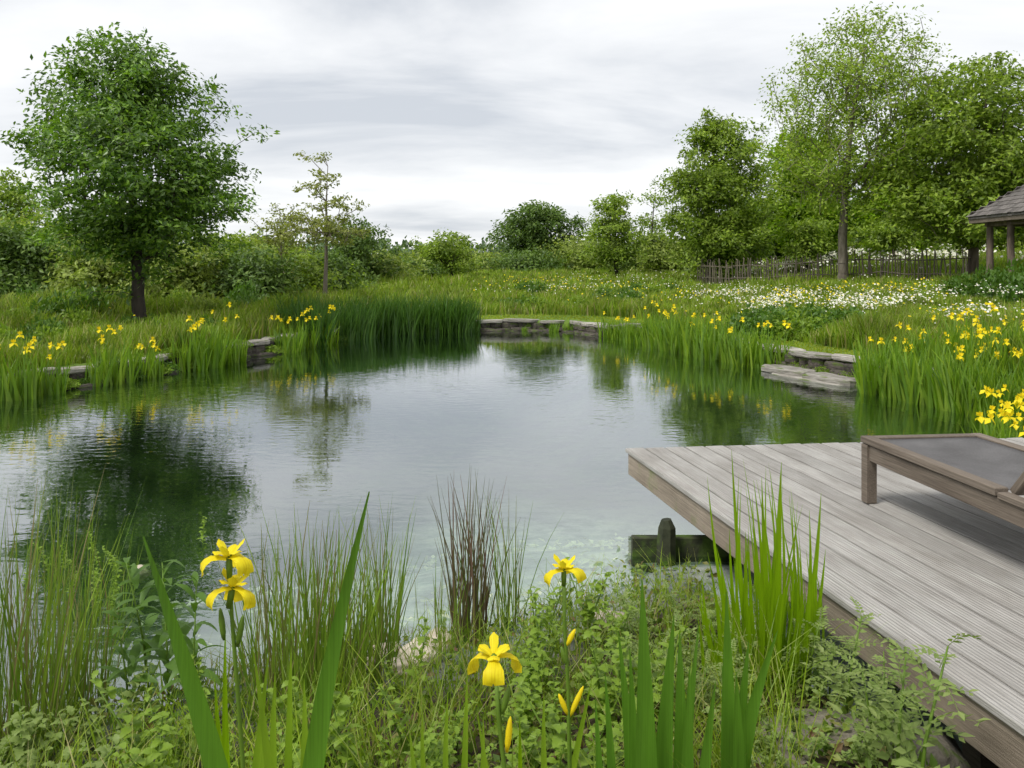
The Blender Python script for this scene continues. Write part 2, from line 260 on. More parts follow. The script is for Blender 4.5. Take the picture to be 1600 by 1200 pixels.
def water_mat():
    m, nt, L = new_mat('water'); g = nd(nt, 'ShaderNodeNewGeometry')
    mpn = nd(nt, 'ShaderNodeMapping', {'Scale': (0.8, 1.5, 1), 'Rotation': (0, 0, R(8))}); L(g.outputs['Position'], mpn.inputs[0])
    n1 = nd(nt, 'ShaderNodeTexNoise', {'Scale': 7.0, 'Detail': 2.5, 'Roughness': 0.5, 'Distortion': 0.4}); L(mpn.outputs[0], n1.inputs['Vector'])
    n2 = nd(nt, 'ShaderNodeTexNoise', {'Scale': 0.32, 'Detail': 3}); L(g.outputs['Position'], n2.inputs['Vector'])
    mk = nd(nt, 'ShaderNodeMapRange', {'From Min': 0.40, 'From Max': 0.64, 'To Min': 0.3, 'To Max': 1.25}); L(n2.outputs['Fac'], mk.inputs[0])
    hh = nd(nt, 'ShaderNodeMath', operation='MULTIPLY'); L(n1.outputs['Fac'], hh.inputs[0]); L(mk.outputs[0], hh.inputs[1])
    b = nd(nt, 'ShaderNodeBump', {'Strength': 1.0, 'Distance': 0.0026}); L(hh.outputs[0], b.inputs['Height'])
    fr0 = nd(nt, 'ShaderNodeFresnel', {'IOR': 1.34}); L(b.outputs[0], fr0.inputs['Normal'])
    fr = nd(nt, 'ShaderNodeMath', {1: 0.5}, operation='POWER'); L(fr0.outputs[0], fr.inputs[0])
    tr = nd(nt, 'ShaderNodeBsdfTransparent'); tr.inputs[0].default_value = (0.78, 0.88, 0.76, 1)
    df = nd(nt, 'ShaderNodeBsdfDiffuse'); df.inputs[0].default_value = (0.03, 0.065, 0.032, 1)
    mb = nd(nt, 'ShaderNodeMixShader', {0: 0.08}); L(tr.outputs[0], mb.inputs[1]); L(df.outputs[0], mb.inputs[2])
    gl = nd(nt, 'ShaderNodeBsdfGlossy', {'Roughness': 0.015}); gl.inputs[0].default_value = (0.95, 0.97, 1, 1); L(b.outputs[0], gl.inputs['Normal'])
    x = nd(nt, 'ShaderNodeMixShader'); L(fr.outputs[0], x.inputs[0]); L(mb.outputs[0], x.inputs[1]); L(gl.outputs[0], x.inputs[2])
    o = nd(nt, 'ShaderNodeOutputMaterial'); L(x.outputs[0], o.inputs[0]); return m
M['water'] = water_mat()

# ------------------------------------------------------------------ mesh helpers
def mesh(name, v, f, mat, smooth=False):
    """v (N,3); f a list of int arrays, each (K,n) faces of n corners"""
    v = np.asarray(v, np.float32); fs = [np.asarray(a, np.int32) for a in (f if isinstance(f, list) else [f])]
    fs = [a for a in fs if len(a)]
    me = bpy.data.meshes.new(name); me.vertices.add(len(v)); me.vertices.foreach_set('co', v.ravel())
    lv = np.concatenate([a.ravel() for a in fs]); tot = np.concatenate([np.full(len(a), a.shape[1], np.int32) for a in fs])
    st = np.concatenate([[0], np.cumsum(tot)[:-1]]).astype(np.int32)
    me.loops.add(len(lv)); me.loops.foreach_set('vertex_index', lv.astype(np.int32))
    me.polygons.add(len(tot)); me.polygons.foreach_set('loop_start', st)
    me.polygons.foreach_set('use_smooth', np.full(len(tot), bool(smooth)))
    me.materials.append(M[mat] if isinstance(mat, str) else mat)
    me.update(calc_edges=True); me.validate()
    return me
def put(name, me, parent=None, loc=(0, 0, 0), rot=(0, 0, 0), scale=(1, 1, 1)):
    o = bpy.data.objects.new(name, me); COL.objects.link(o); o.location = loc; o.rotation_euler = rot; o.scale = scale
    if parent: o.parent = parent
    return o
def tag(o, label=None, cat=None, group=None, kind=None):
    for k, v in (('label', label), ('category', cat), ('group', group), ('kind', kind)):
        if v: o[k] = v
    return o
def thing(name, label, cat, loc=(0, 0, 0), rz=0.0, group=None):
    o = bpy.data.objects.new(name, None); COL.objects.link(o); o.location = loc; o.rotation_euler = (0, 0, rz); o.empty_display_size = 0.1
    return tag(o, label, cat, group)
def copy_tree(o, parent=None):
    c = o.copy(); COL.objects.link(c); c.parent = parent
    for ch in list(o.children): copy_tree(ch, c)
    return c
ORD = 'first second third fourth fifth sixth seventh eighth ninth tenth eleventh twelfth thirteenth fourteenth fifteenth sixteenth seventeenth eighteenth nineteenth twentieth'.split()
def nth(i):
    if i < 20: return ORD[i]
    t = {2: 'twenty', 3: 'thirty', 4: 'forty', 5: 'fifty'}[(i + 1) // 10]; u = (i + 1) % 10
    return t + '-' + ORD[u - 1] if u else {'twenty': 'twentieth', 'thirty': 'thirtieth', 'forty': 'fortieth', 'fifty': 'fiftieth'}[t]
class MB:
    """collects boxes and tubes with a few faces each"""
    def __init__(s): s.v = []; s.f = {}; s.n = 0
    def add(s, v, f):
        v = np.asarray(v, float); s.v.append(v)
        for q in f: s.f.setdefault(len(q), []).append([i + s.n for i in q])
        s.n += len(v)
    def box(s, c, d, rot=None, bev=0.0):
        hx, hy, hz = d[0] / 2, d[1] / 2, d[2] / 2; b = min(bev, hx * .9, hy * .9, hz * .9)
        if b <= 0:
            v = np.array([(x, y, z) for z in (-hz, hz) for y in (-hy, hy) for x in (-hx, hx)])
            f = [(0, 2, 3, 1), (4, 5, 7, 6), (0, 1, 5, 4), (2, 6, 7, 3), (0, 4, 6, 2), (1, 3, 7, 5)]
        else:
            rings = []
            for z, i in ((-hz, b), (-hz + b, 0), (hz - b, 0), (hz, b)):
                x, y = hx - i, hy - i
                rings.append([(-x, -y, z), (x, -y, z), (x, y, z), (-x, y, z)])
            v = np.array(sum(rings, [])); f = [(3, 2, 1, 0), (12, 13, 14, 15)]
            for k in range(3):
                for j in range(4):
                    f.append((k * 4 + j, k * 4 + (j + 1) % 4, k * 4 + 4 + (j + 1) % 4, k * 4 + 4 + j))
        if rot is not None: v = v @ np.array(rot).T
        s.add(v + np.array(c), f); return s
    def tube(s, pts, rad, n=6, cap=True):
        pts = np.asarray(pts, float); k = len(pts); rad = np.broadcast_to(np.asarray(rad, float), (k,))
        v = []
        for i in range(k):
            t = pts[min(i + 1, k - 1)] - pts[max(i - 1, 0)]; t = t / (np.linalg.norm(t) + 1e-9)
            a = np.cross(t, (0, 1, 0.3)); a /= np.linalg.norm(a) + 1e-9; b = np.cross(t, a)
            for j in range(n):
                w = 2 * math.pi * j / n; v.append(pts[i] + rad[i] * (a * math.cos(w) + b * math.sin(w)))
        f = [(i * n + j, i * n + (j + 1) % n, i * n + n + (j + 1) % n, i * n + n + j) for i in range(k - 1) for j in range(n)]
        if cap: f += [tuple(range(n - 1, -1, -1)), tuple((k - 1) * n + j for j in range(n))]
        s.add(v, f); return s
    def mesh(s, name, mat, smooth=False): return mesh(name, np.concatenate(s.v), [np.array(a) for a in s.f.values()], mat, smooth)
def unit(a): return a / (np.linalg.norm(a, axis=-1, keepdims=True) + 1e-9)
def leaf_quads(c, axis, nrm, ln, wd, fold=0.15):
    """a folded four-cornered leaf at each c (its base)"""
    n = len(c); ax = unit(axis); sd = unit(np.cross(nrm, ax)); nn = np.cross(ax, sd)
    ln = np.broadcast_to(ln, (n,))[:, None]; wd = np.broadcast_to(wd, (n,))[:, None]
    v = np.stack([c, c + ax * ln * .45 + sd * wd * .5 + nn * wd * fold, c + ax * ln, c + ax * ln * .45 - sd * wd * .5 + nn * wd * fold], 1).reshape(-1, 3)
    return v, np.arange(n * 4).reshape(n, 4)
def ribbons(base, dirs, side, h, w, bend, rows=4, tipw=0.06, taper=0.5):
    """n tapering blades; bend is a horizontal offset of the tip, growing with the square of the height"""
    n = len(base); h = np.broadcast_to(h, (n,)); w = np.broadcast_to(w, (n,)); V = []
    for k in range(rows):
        t = k / (rows - 1); wk = w * ((1 - t ** (1 / taper)) * (1 - tipw) + tipw)
        p = base + dirs * (h * t)[:, None] + bend * (t * t)
        V += [p - side * (wk * .5)[:, None], p + side * (wk * .5)[:, None]]
    v = np.stack(V, 1).reshape(-1, 3); m = 2 * rows; o = (np.arange(n) * m)[:, None]
    f = np.concatenate([np.stack([o[:, 0] + 2 * k, o[:, 0] + 2 * k + 1, o[:, 0] + 2 * k + 3, o[:, 0] + 2 * k + 2], 1) for k in range(rows - 1)])
    return v, f
def frusta(p0, p1, r0, r1, n=6):
    t = unit(p1 - p0); ref = np.where(np.abs(t[:, 2:3]) > .9, np.array([[1., 0, 0]]), np.array([[0, 0, 1.]]))
    a = unit(np.cross(t, ref)); b = np.cross(t, a); V = []
    for p, r in ((p0, r0), (p1, r1)):
        for j in range(n):
            w = 2 * math.pi * j / n; V.append(p + r[:, None] * (a * math.cos(w) + b * math.sin(w)))
    v = np.stack(V, 1).reshape(-1, 3); o = np.arange(len(p0)) * 2 * n
    f = np.concatenate([np.stack([o + j, o + (j + 1) % n, o + n + (j + 1) % n, o + n + j], 1) for j in range(n)])
    return v, f
def sm(a, b, x): t = np.clip((x - a) / (b - a), 0, 1); return t * t * (3 - 2 * t)
_ph = np.random.default_rng(5).uniform(0, 6.28, (24, 3))
def wob(x, y, s=1.0):
    r = 0
    for i in range(8):
        k = s * (0.6 + 0.37 * i); a = _ph[i]; r = r + np.sin(k * (x * math.cos(a[0]) + y * math.sin(a[0])) + a[1]) / (1 + .35 * i)
    return r / 3.0

# ------------------------------------------------------------------ pond outline and ground
P = [(-6.5, 10.6), (-5.95, 11.9), (-5.56, 12.9), (-5.07, 14.65), (-4.65, 15.9), (-4.33, 17.6), (-3.67, 19.1), (-2.53, 20.5), (-.91, 21.5), (.5, 21.7), (1.64, 21.3),
     (2.26, 19.6), (2.9, 18), (3.45, 16), (3.9, 14.45), (4.1, 13.3), (4.74, 11.75), (5.06, 10.6), (5.29, 9.55), (5.5, 8.2), (5.2, 6.8), (4.2, 5.7), (3.0, 5.05), (1.9, 4.85), (0.75, 4.85),
     (.6, 4.6), (.33, 4.3), (0, 4.0), (-.3, 3.82), (-.6, 3.75), (-1.0, 3.6), (-1.35, 3.35), (-1.8, 3.05), (-2.6, 2.9), (-4.2, 3.1), (-5.8, 4.6), (-6.8, 6.5), (-7.0, 8.6)]
PO = np.array(P, float)
for _ in range(2):
    nx = np.roll(PO, -1, 0); PO = np.stack([PO * .75 + nx * .25, PO * .25 + nx * .75], 1).reshape(-1, 2)
def pond_d(x, y):
    """signed distance to the shore, negative over the pond"""
    p = np.stack([np.ravel(x), np.ravel(y)], 1).astype(float); d = np.full(len(p), 1e9); ins = np.zeros(len(p), bool)
    for i in range(len(PO)):
        a = PO[i]; b = PO[(i + 1) % len(PO)]; ab = b - a
        t = np.clip(((p - a) @ ab) / (ab @ ab), 0, 1); q = p - a - t[:, None] * ab; d = np.minimum(d, np.hypot(q[:, 0], q[:, 1]))
        c = (a[1] > p[:, 1]) != (b[1] > p[:, 1])
        xi = a[0] + (p[:, 1] - a[1]) / (ab[1] if abs(ab[1]) > 1e-9 else 1e-9) * ab[0]; ins ^= c & (p[:, 0] < xi)
    return np.where(ins, -d, d).reshape(np.shape(x))
def ground_z(x, y, d=None):
    x = np.asarray(x, float); y = np.asarray(y, float)
    if d is None: d = pond_d(x, y)
    near = sm(7.2, 5.2, y)                                   # the planted bank the photographer stands on
    r = x / (np.maximum(y, 1) + 5)
    slope = .012 + .018 * sm(-.15, 0, r) + .026 * sm(.2, .38, r)
    dd = np.maximum(d, 0); fade = sm(170, 60, dd)
    far_bank = .27 + slope * np.minimum(dd, 60) * fade + .05 * np.clip(dd - 17, 0, 25) * sm(.25, .4, r) * fade + .03 * wob(x, y, .8) * sm(1.2, 4, dd)
    led = .30 * sm(1.6, 2.2, x) * sm(9, 10.5, y) * sm(21, 20, y)           # low ledge in front of the right hand edging
    up = sm(.02 + led, .22 + led, d); low = np.where(led > .1, -.12 + .16 * sm(-.02, .10, d), -.12)
    far_bank = far_bank * up + (1 - up) * low
    near_bank = -.03 + .13 * np.minimum(dd, 1.8) + .02 * wob(x, y, 4.0) * sm(0, .5, dd)
    out = far_bank * (1 - near) + near_bank * near
    di = np.maximum(-d, 0)
    bed_far = -.12 - .35 * sm(0, .25, di) - 1.1 * sm(.3, 3.2, di)
    bed_near = -.03 - .16 * np.minimum(di, 2.0) - .75 * sm(1.2, 4.5, di)
    nb = sm(9.5, 4.5, y); bed = bed_far * (1 - nb) + bed_near * nb + .03 * wob(x, y, 3.0) * sm(.1, 1, di)
    hol = sm(-.22, .16, (x - .8) * .985 - (5.88 - y) * .174) * sm(4.55, 4.0, y) * sm(.3, 1.0, y) * sm(6.5, 5.5, x)
    return np.where(d > 0, out - .5 * hol, bed)
def gz(x, y): return float(ground_z(np.array([x]), np.array([y]))[0])
def axis_coords(lo, hi, st, far_lo, far_hi):
    a = np.arange(lo, hi + 1e-6, st); g = [hi]; s = st
    while g[-1] < far_hi: s *= 1.16; g.append(g[-1] + s)
    h = [lo]; s = st
    while h[-1] > far_lo: s *= 1.16; h.append(h[-1] - s)
    return np.concatenate([h[:0:-1], a, g[1:]])
gx = axis_coords(-8, 9, .11, -1800, 1800); gy = axis_coords(1.0, 23, .11, -150, 2600)
GX, GY = np.meshgrid(gx, gy); GD = pond_d(GX, GY); GZ = ground_z(GX, GY, GD)
nx_, ny_ = len(gx), len(gy)
idx = np.arange(nx_ * ny_).reshape(ny_, nx_)
gf = np.stack([idx[:-1, :-1], idx[:-1, 1:], idx[1:, 1:], idx[1:, :-1]], -1).reshape(-1, 4)
tag(put('ground', mesh('ground', np.stack([GX, GY, GZ], -1).reshape(-1, 3), gf, 'ground', True)), kind='structure')
# water sheet, a little wider than the shore so that the bank cuts it
wc = PO.mean(0); nrm = np.roll(PO, -1, 0) - np.roll(PO, 1, 0); nrm = unit(np.stack([nrm[:, 1], -nrm[:, 0]], 1))
if (nrm * (PO - wc)).sum() < 0: nrm = -nrm
WO = PO + nrm * .14
wv = np.concatenate([np.concatenate([WO, np.zeros((len(WO), 1))], 1)])
tag(put('pond_water', mesh('pond_water', wv, [np.arange(len(WO))[::-1][None, :]], 'water')), kind='structure')

# ------------------------------------------------------------------ trees
def tree(name, label, cat, px, d, prof, nt_, nl, leaf, mat, bark='bark', tr=.12, group=None, shell=.55, clump=.3, flat=.6, stems=1, top=.9, seed=1, wl=.5, rise=.35, tipr=.006, bare=0.0, py=None, trunk_lean=0.0, bough=12, loose_=.25):
    g = np.random.default_rng(seed); X0 = (px - 800) * d / F
    z0 = gz(X0, d); base = np.array([X0, d, z0])
    pr = np.array(sorted([(E - (y - HZ) * d / F, (a - 800) * d / F, (b - 800) * d / F) for y, a, b in prof]))
    zt, zb = pr[-1, 0], pr[0, 0]
    def env(z):
        l = np.interp(z, pr[:, 0], pr[:, 1]); r = np.interp(z, pr[:, 0], pr[:, 2]); return (l + r) / 2, (r - l) / 2
    # leaf clump centres through the crown's volume
    wts = np.maximum(pr[:, 2] - pr[:, 1], .05); zz = np.linspace(zb, zt, 200); c_, r_ = env(zz); w = np.maximum(r_, .03) ** 1.5; w /= w.sum()
    z = g.choice(zz, nt_, p=w) + g.normal(0, (zt - zb) / 200, nt_); cc, rr = env(z); th = g.uniform(0, 2 * math.pi, nt_)
    u = g.uniform(0, 1, nt_) ** (1 - shell * .8)
    rad = np.maximum(rr - clump * 1.1, rr * .35) * u * (1 + .10 * np.sin(3 * th + 2.5 * z) + g.normal(0, .06, nt_))
    T = np.stack([cc + rad * np.cos(th), d + rad * np.sin(th), z], 1) - base
    nb = max(5, nt_ // bough); bi = g.integers(0, nb, nt_); loose = g.uniform(0, 1, nt_) < loose_       # clumps gather on boughs
    jit = g.normal(0, 1, (nt_, 3)) * np.array([1.15, 1.15, .6]) * clump * 1.15
    T = np.where(loose[:, None], T, T[:nb][bi] + jit); T[:, 2] = np.minimum(T[:, 2], zt - z0 + clump * .3)
    # skeleton
    H = (zt - z0) * top; nodes = [np.zeros(3)]; par = [-1]; main = [True]
    for s in range(stems):
        a = g.uniform(0, 6.28); sp_ = (0 if stems == 1 else .22 * H); prev = 0; K = max(6, int(H / .35))
        c1 = env(z0 + H)[0] - X0
        for k in range(1, K + 1):
            t = k / K
            p = np.array([math.cos(a) * sp_ * t ** .8 + c1 * t ** 2 * (1 if stems == 1 else .6) + .03 * H * math.sin(3 * t + seed) * t * .5 + trunk_lean * t, math.sin(a) * sp_ * t ** .8, H * t * (1 if s == 0 else .85)])
            p[:2] += g.normal(0, .008 * H / 6, 2)
            nodes.append(p); par.append(prev); prev = len(nodes) - 1; main.append(True)
    order = np.argsort(np.hypot(T[:, 0], T[:, 1]) + .3 * np.abs(T[:, 2] - H * .5)); ends = []
    for i in order:
        t = T[i]; N = np.array(nodes); dv = t - N; hd = np.hypot(dv[:, 0], dv[:, 1]); ds = np.linalg.norm(dv, axis=1)
        want = N[:, 2] + rise * hd                         # branches climb outwards
        cost = ds + 1.3 * np.maximum(0, want - t[2]) + (N[:, 2] < bare * H) * 3
        j = int(np.argmin(cost)); k = max(1, int(ds[j] / .45)); p0 = N[j]; prev = j
        sag = g.normal(0, .07, 3) * ds[j]
        for q in range(1, k + 1):
            s = q / k; p = p0 + (t - p0) * s + sag * math.sin(math.pi * s) + np.array([0, 0, .06 * ds[j] * math.sin(math.pi * s)])
            nodes.append(p); par.append(prev); prev = len(nodes) - 1; main.append(False)
        ends.append(prev)
    N = np.array(nodes); par = np.array(par); wgt = np.zeros(len(N)); wgt[ends] = 1
    for i in range(len(N) - 1, 0, -1): wgt[par[i]] += max(wgt[i], .2)
    rad_ = np.maximum(tipr, tr * (np.maximum(wgt, .3) / wgt[0]) ** .55)
    hm = np.clip(N[:, 2] / max(H, .1), 0, 1); mn = np.array(main)
    rad_ = np.where(mn, np.maximum(tr * (1 - .9 * hm) if stems == 1 else rad_, tipr), np.maximum(np.minimum(rad_ * .75, tr * .42), tipr)); rad_[0] = tr * 1.35
    e = np.arange(1, len(N)); mm = np.array(main)[e]
    root = thing(name, label, cat, base, 0, group)
    def part(nm, sel, n):
        ei = e[sel]
        if not len(ei): return
        pj = par[ei]; v, f = frusta(N[pj], N[ei], np.where(np.array(main)[ei], rad_[pj], np.minimum(rad_[pj], rad_[ei] * 1.5)), rad_[ei], n); put(nm, mesh(nm, v, f, bark, True), root)
    N[0, 2] -= .15
    part('trunk', mm | True, 6)
    # leaves
    n = nt_ * nl; ci = np.repeat(np.arange(nt_), nl)
    csz = clump * g.uniform(.65, 1.35, nt_)
    off = g.normal(0, 1, (n, 3)); off = unit(off) * (g.uniform(0, 1, n) ** .5)[:, None]; off[:, 2] *= flat
    c = T[ci] + off * csz[ci][:, None] * 1.25
    outw = unit(np.concatenate([c[:, :2] - np.interp(c[:, 2] + z0, pr[:, 0], (pr[:, 1] + pr[:, 2]) / 2)[:, None] * np.array([[1, 0]]) + np.array([[X0, 0]]) * 1.0, np.zeros((n, 1))], 1))
    nr = unit(np.array([[0, 0, .75]]) + .45 * outw + g.normal(0, .55, (n, 3)))
    ax = g.normal(0, 1, (n, 3)) + .5 * outw + np.array([[0, 0, -.25]]); ax -= (ax * nr).sum(1)[:, None] * nr
    ls = leaf * g.uniform(.6, 1.25, n)
    v, f = leaf_quads(c, ax, nr, ls, ls * wl)
    put('crown', mesh('crown', v, f, mat), root)
    return root
tree('broadleaf_tree', 'tall round-crowned green tree standing alone on the left bank', 'tree', 217, 17.7,
     [(46, 190, 204), (62, 160, 240), (100, 105, 275), (150, 50, 330), (210, 25, 345), (260, 25, 385), (300, 45, 400), (340, 55, 385), (375, 90, 330), (410, 150, 275), (450, 193, 243)],
     640, 64, .135, 'leaf_big', 'bark_dark', .15, seed=3, clump=.36, shell=.55, flat=.5, wl=.46, bough=8, loose_=.3)
tree('slender_tree', 'slender young tree with sparse open crown and bare pale trunk', 'tree', 508, 27,
     [(236, 495, 530), (260, 478, 552), (300, 470, 560), (330, 455, 572), (350, 435, 578), (375, 420, 560), (392, 450, 530)],
     120, 26, .13, 'leaf_olive', 'bark_pale', .085, seed=8, clump=.22, shell=.75, flat=.4, rise=.5, tipr=.011, bare=.5, bough=6)
tree('sapling', 'pale yellow-green wispy sapling beside the slender tree', 'tree', 442, 28,
     [(312, 425, 445), (335, 408, 470), (365, 395, 480), (400, 400, 482), (440, 405, 480), (462, 415, 470)],
     95, 20, .12, 'leaf_olive', 'bark_pale', .05, seed=9, clump=.24, shell=.6, flat=.4, rise=.7, tipr=.008)
tree('dark_round_tree', 'dense dark round tree behind the slender tree', 'tree', 556, 40,
     [(350, 530, 570), (365, 508, 590), (390, 497, 603), (420, 495, 612), (450, 505, 605)], 170, 60, .21, 'leaf_dark', 'bark_dark', .14, seed=12, clump=.5, shell=.6)
tree('orchard_tree', 'small open-crowned tree with dark trunk past the reed belt', 'tree', 706, 45,
     [(365, 690, 725), (378, 670, 745), (395, 659, 757), (412, 664, 760), (428, 680, 745)], 130, 34, .19, 'leaf_mid', 'bark_dark', .11, seed=14, clump=.42, shell=.6, rise=.8, bare=.35)
tree('lime_tree', 'broad deep green tree behind the meadow crest', 'tree', 850, 60,
     [(328, 835, 890), (342, 805, 908), (365, 790, 915), (395, 785, 915), (425, 795, 910), (442, 810, 900)], 260, 70, .28, 'leaf_dark', 'bark_dark', .2, seed=15, clump=.62, shell=.6)
tree('alder_tree', 'conical green tree with dark straight trunk on the meadow', 'tree', 963, 47,
     [(303, 955, 966), (322, 935, 985), (350, 918, 1002), (380, 905, 1012), (398, 915, 1005), (410, 940, 985)], 210, 44, .2, 'leaf_mid', 'bark_dark', .14, seed=16, clump=.42, shell=.5, rise=.2)
tree('wispy_tree', 'thin wispy tree between the conical tree and the fence trees', 'tree', 1018, 52,
     [(283, 1012, 1040), (310, 990, 1048), (345, 985, 1050), (385, 990, 1050), (425, 1000, 1050)], 90, 26, .2, 'leaf_mid', 'bark', .1, seed=17, clump=.4, shell=.5, rise=.6)
tree('hornbeam_tree', 'egg-shaped green tree standing at the fence end', 'tree', 1107, 40,
     [(176, 1095, 1125), (195, 1070, 1155), (235, 1055, 1185), (280, 1038, 1198), (330, 1028, 1206), (380, 1025, 1210), (405, 1040, 1195), (420, 1075, 1150)], 560, 60, .2, 'leaf_mid', 'bark_dark', .18, seed=18, clump=.48, shell=.55, rise=.35, loose_=.4, bough=8)
tree('tall_ash_tree', 'tallest tree, airy crown on a straight grey trunk behind the fence', 'tree', 1317, 30.5,
     [(30, 1300, 1345), (48, 1268, 1430), (80, 1225, 1475), (130, 1200, 1480), (190, 1190, 1470), (240, 1192, 1440), (290, 1215, 1410), (330, 1245, 1380)], 760, 30, .145, 'leaf_light', 'bark_pale', .19, seed=23, clump=.4, shell=.45, rise=1.0, tipr=.010, bare=.36, flat=.8, bough=5, loose_=.4)
tree('sycamore_tree', 'massive dense green tree with brown trunk beside the pavilion', 'tree', 1520, 28.8,
     [(103, 1480, 1610), (120, 1440, 1660), (160, 1400, 1690), (220, 1380, 1710), (280, 1375, 1710), (330, 1385, 1700), (365, 1420, 1650), (385, 1450, 1540)], 760, 62, .185, 'leaf_mid', 'post', .19, seed=20, clump=.45, shell=.55, loose_=.5, bough=7)
tree('maple_tree', 'bright green broad tree behind the straight grey trunk', 'tree', 1245, 44,
     [(215, 1225, 1275), (240, 1200, 1310), (290, 1190, 1330), (340, 1190, 1335), (380, 1205, 1320), (398, 1220, 1300)], 330, 60, .24, 'leaf_maple', 'bark_dark', .16, seed=21, clump=.55, shell=.6)
tree('maple_tree', 'bright green broad tree between the tallest and the massive tree', 'tree', 1400, 42,
     [(225, 1370, 1430), (260, 1345, 1450), (310, 1338, 1470), (350, 1340, 1475), (388, 1355, 1460)], 300, 60, .24, 'leaf_maple', 'bark_dark', .16, seed=22, clump=.55, shell=.6)
# dark wood edge behind, each shrub its own
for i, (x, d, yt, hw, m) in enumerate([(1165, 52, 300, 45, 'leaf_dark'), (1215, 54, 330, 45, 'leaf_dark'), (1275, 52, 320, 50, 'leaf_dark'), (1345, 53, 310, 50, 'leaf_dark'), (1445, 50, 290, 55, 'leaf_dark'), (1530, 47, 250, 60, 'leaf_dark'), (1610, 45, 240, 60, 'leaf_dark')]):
    tree('woodland_tree', 'dark-leaved tree, %s of the wood edge from the pavilion' % nth(6 - i), 'tree', x, d, [(yt, x - hw * .3, x + hw * .3), (yt + 25, x - hw * .8, x + hw * .8), (yt + 60, x - hw, x + hw), (392, x - hw, x + hw), (402, x - hw * .8, x + hw * .8)],
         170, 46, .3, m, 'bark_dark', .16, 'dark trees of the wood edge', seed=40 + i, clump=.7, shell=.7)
for i, (x, d, yt, hw) in enumerate([(1262, 40, 352, 32), (1395, 38, 345, 36)]):
    tree('understorey_shrub', ['pale green leafy shrub left of the straight grey trunk', 'pale green leafy shrub right of the straight grey trunk'][i], 'shrub', x, d, [(yt, x - hw * .5, x + hw * .5), (yt + 15, x - hw, x + hw), (yt + 45, x - hw * .9, x + hw * .9)],
         60, 60, .2, 'leaf_mid', 'bark_dark', .06, 'shrubs under the wood edge', seed=60 + i, clump=.4, stems=3)
# hedge bushes on the left, each one its own shrub
HB = [(-45, 27, 300, 70, 1), (15, 33, 278, 52, 2), (30, 24, 370, 60, 0), (95, 27, 335, 55, 2), (150, 24, 385, 55, 1), (215, 26, 365, 50, 0), (275, 24, 392, 45, 1), (335, 26, 368, 55, 2), (390, 25, 400, 45, 0), (405, 32, 385, 50, 1), (455, 30, 405, 45, 2), (500, 32, 412, 36, 0), (600, 42, 405, 34, 1), (640, 50, 418, 30, 0), (672, 55, 415, 36, 2), (740, 58, 412, 34, 1), (775, 62, 418, 28, 2), (822, 55, 412, 30, 0), (905, 58, 385, 36, 1), (925, 60, 400, 30, 2), (1040, 52, 385, 36, 1), (995, 56, 402, 34, 0)]
HL = {0: 'leaf_dark', 1: 'leaf_hedge', 2: 'leaf_mid'}
HN = {0: 'dark green', 1: 'pale olive', 2: 'fresh green'}
HT = ['end hedge farthest from the slender tree:', 'tall tree-like hedge beyond the first', 'low hedge left of the round-crowned tree', 'tall hedge behind the round-crowned tree', 'low hedge just left of the round-crowned trunk', 'hedge straight behind the round-crowned trunk', 'low hedge just past the round-crowned trunk', 'tall hedge between the round-crowned tree and the sapling', 'low hedge before the sapling', 'high hedge behind the sapling', 'hedge between sapling and slender tree', 'low hedge at the slender trunk', 'hedge past the dark round tree', 'small far hedge before the open-crowned tree', 'far hedge left of the open-crowned tree', 'far hedge right of the open-crowned tree', 'small far hedge before the broad deep green tree', 'hedge at the broad deep green tree foot', 'tall hedge between broad green tree and conical tree', 'low hedge beside the conical tree', 'tall hedge before the egg-shaped tree', 'hedge at the wispy tree foot']
for i, (x, d, yt, hw, k) in enumerate(HB):
    yb = HZ + (E - gz((x - 800) * d / F, d)) * F / d
    lf = .10 + .0028 * d
    tree('hedge_shrub', HN[k] + ' ' + HT[i].rstrip(':').replace('hedge', 'hedge shrub', 1), 'shrub', x, d, [(yt, x - hw * .35, x + hw * .35), (yt + (yb - yt) * .18, x - hw * .8, x + hw * .8), (yt + (yb - yt) * .5, x - hw, x + hw), (yb - 3, x - hw * .9, x + hw * .9)],
         int(110 + hw * 1.6), 52, lf, HL[k], 'bark_dark', .07, 'hedge shrubs behind the pond', seed=80 + i, clump=.014 * d + .08, stems=3, shell=.6, top=.75, rise=.8)
# far woodland on the rise, too far to count
def far_wood():
    g = np.random.default_rng(77); V = []; Fq = []; o = 0
    rows = [(150, -130, 60, 5.5, 4.0), (260, -240, 90, 8.5, 6), (380, -330, 190, 9.5, 8), (700, -520, 420, 11, 13), (1100, -700, 700, 13, 18)]
    for d, x0, x1, h, st in rows:
        x = x0
        while x < x1:
            hh = h * g.uniform(.7, 1.25) * (1.0 + .35 * sm(-.16, -.35, np.array(x / d))); y = d + g.normal(0, d * .03); n = 90
            p = unit(g.normal(0, 1, (n, 3))) * (g.uniform(.3, 1, n) ** .5)[:, None]; p = p * np.array([st * .75, st * .75, hh * .55]) + np.array([x, y, hh * .5])
            v, f = leaf_quads(p, g.normal(0, 1, (n, 3)), unit(g.normal(0, .6, (n, 3)) + np.array([0, -.3, .8])), st * .30, st * .22)
            V.append(v); Fq.append(f + o); o += len(v); x += st * g.uniform(.6, 1.2)
    tag(put('far_woodland', mesh('far_woodland', np.concatenate(V), np.concatenate(Fq), 'far_wood')), 'far wooded rise along the horizon', 'woodland', kind='stuff')
far_wood()

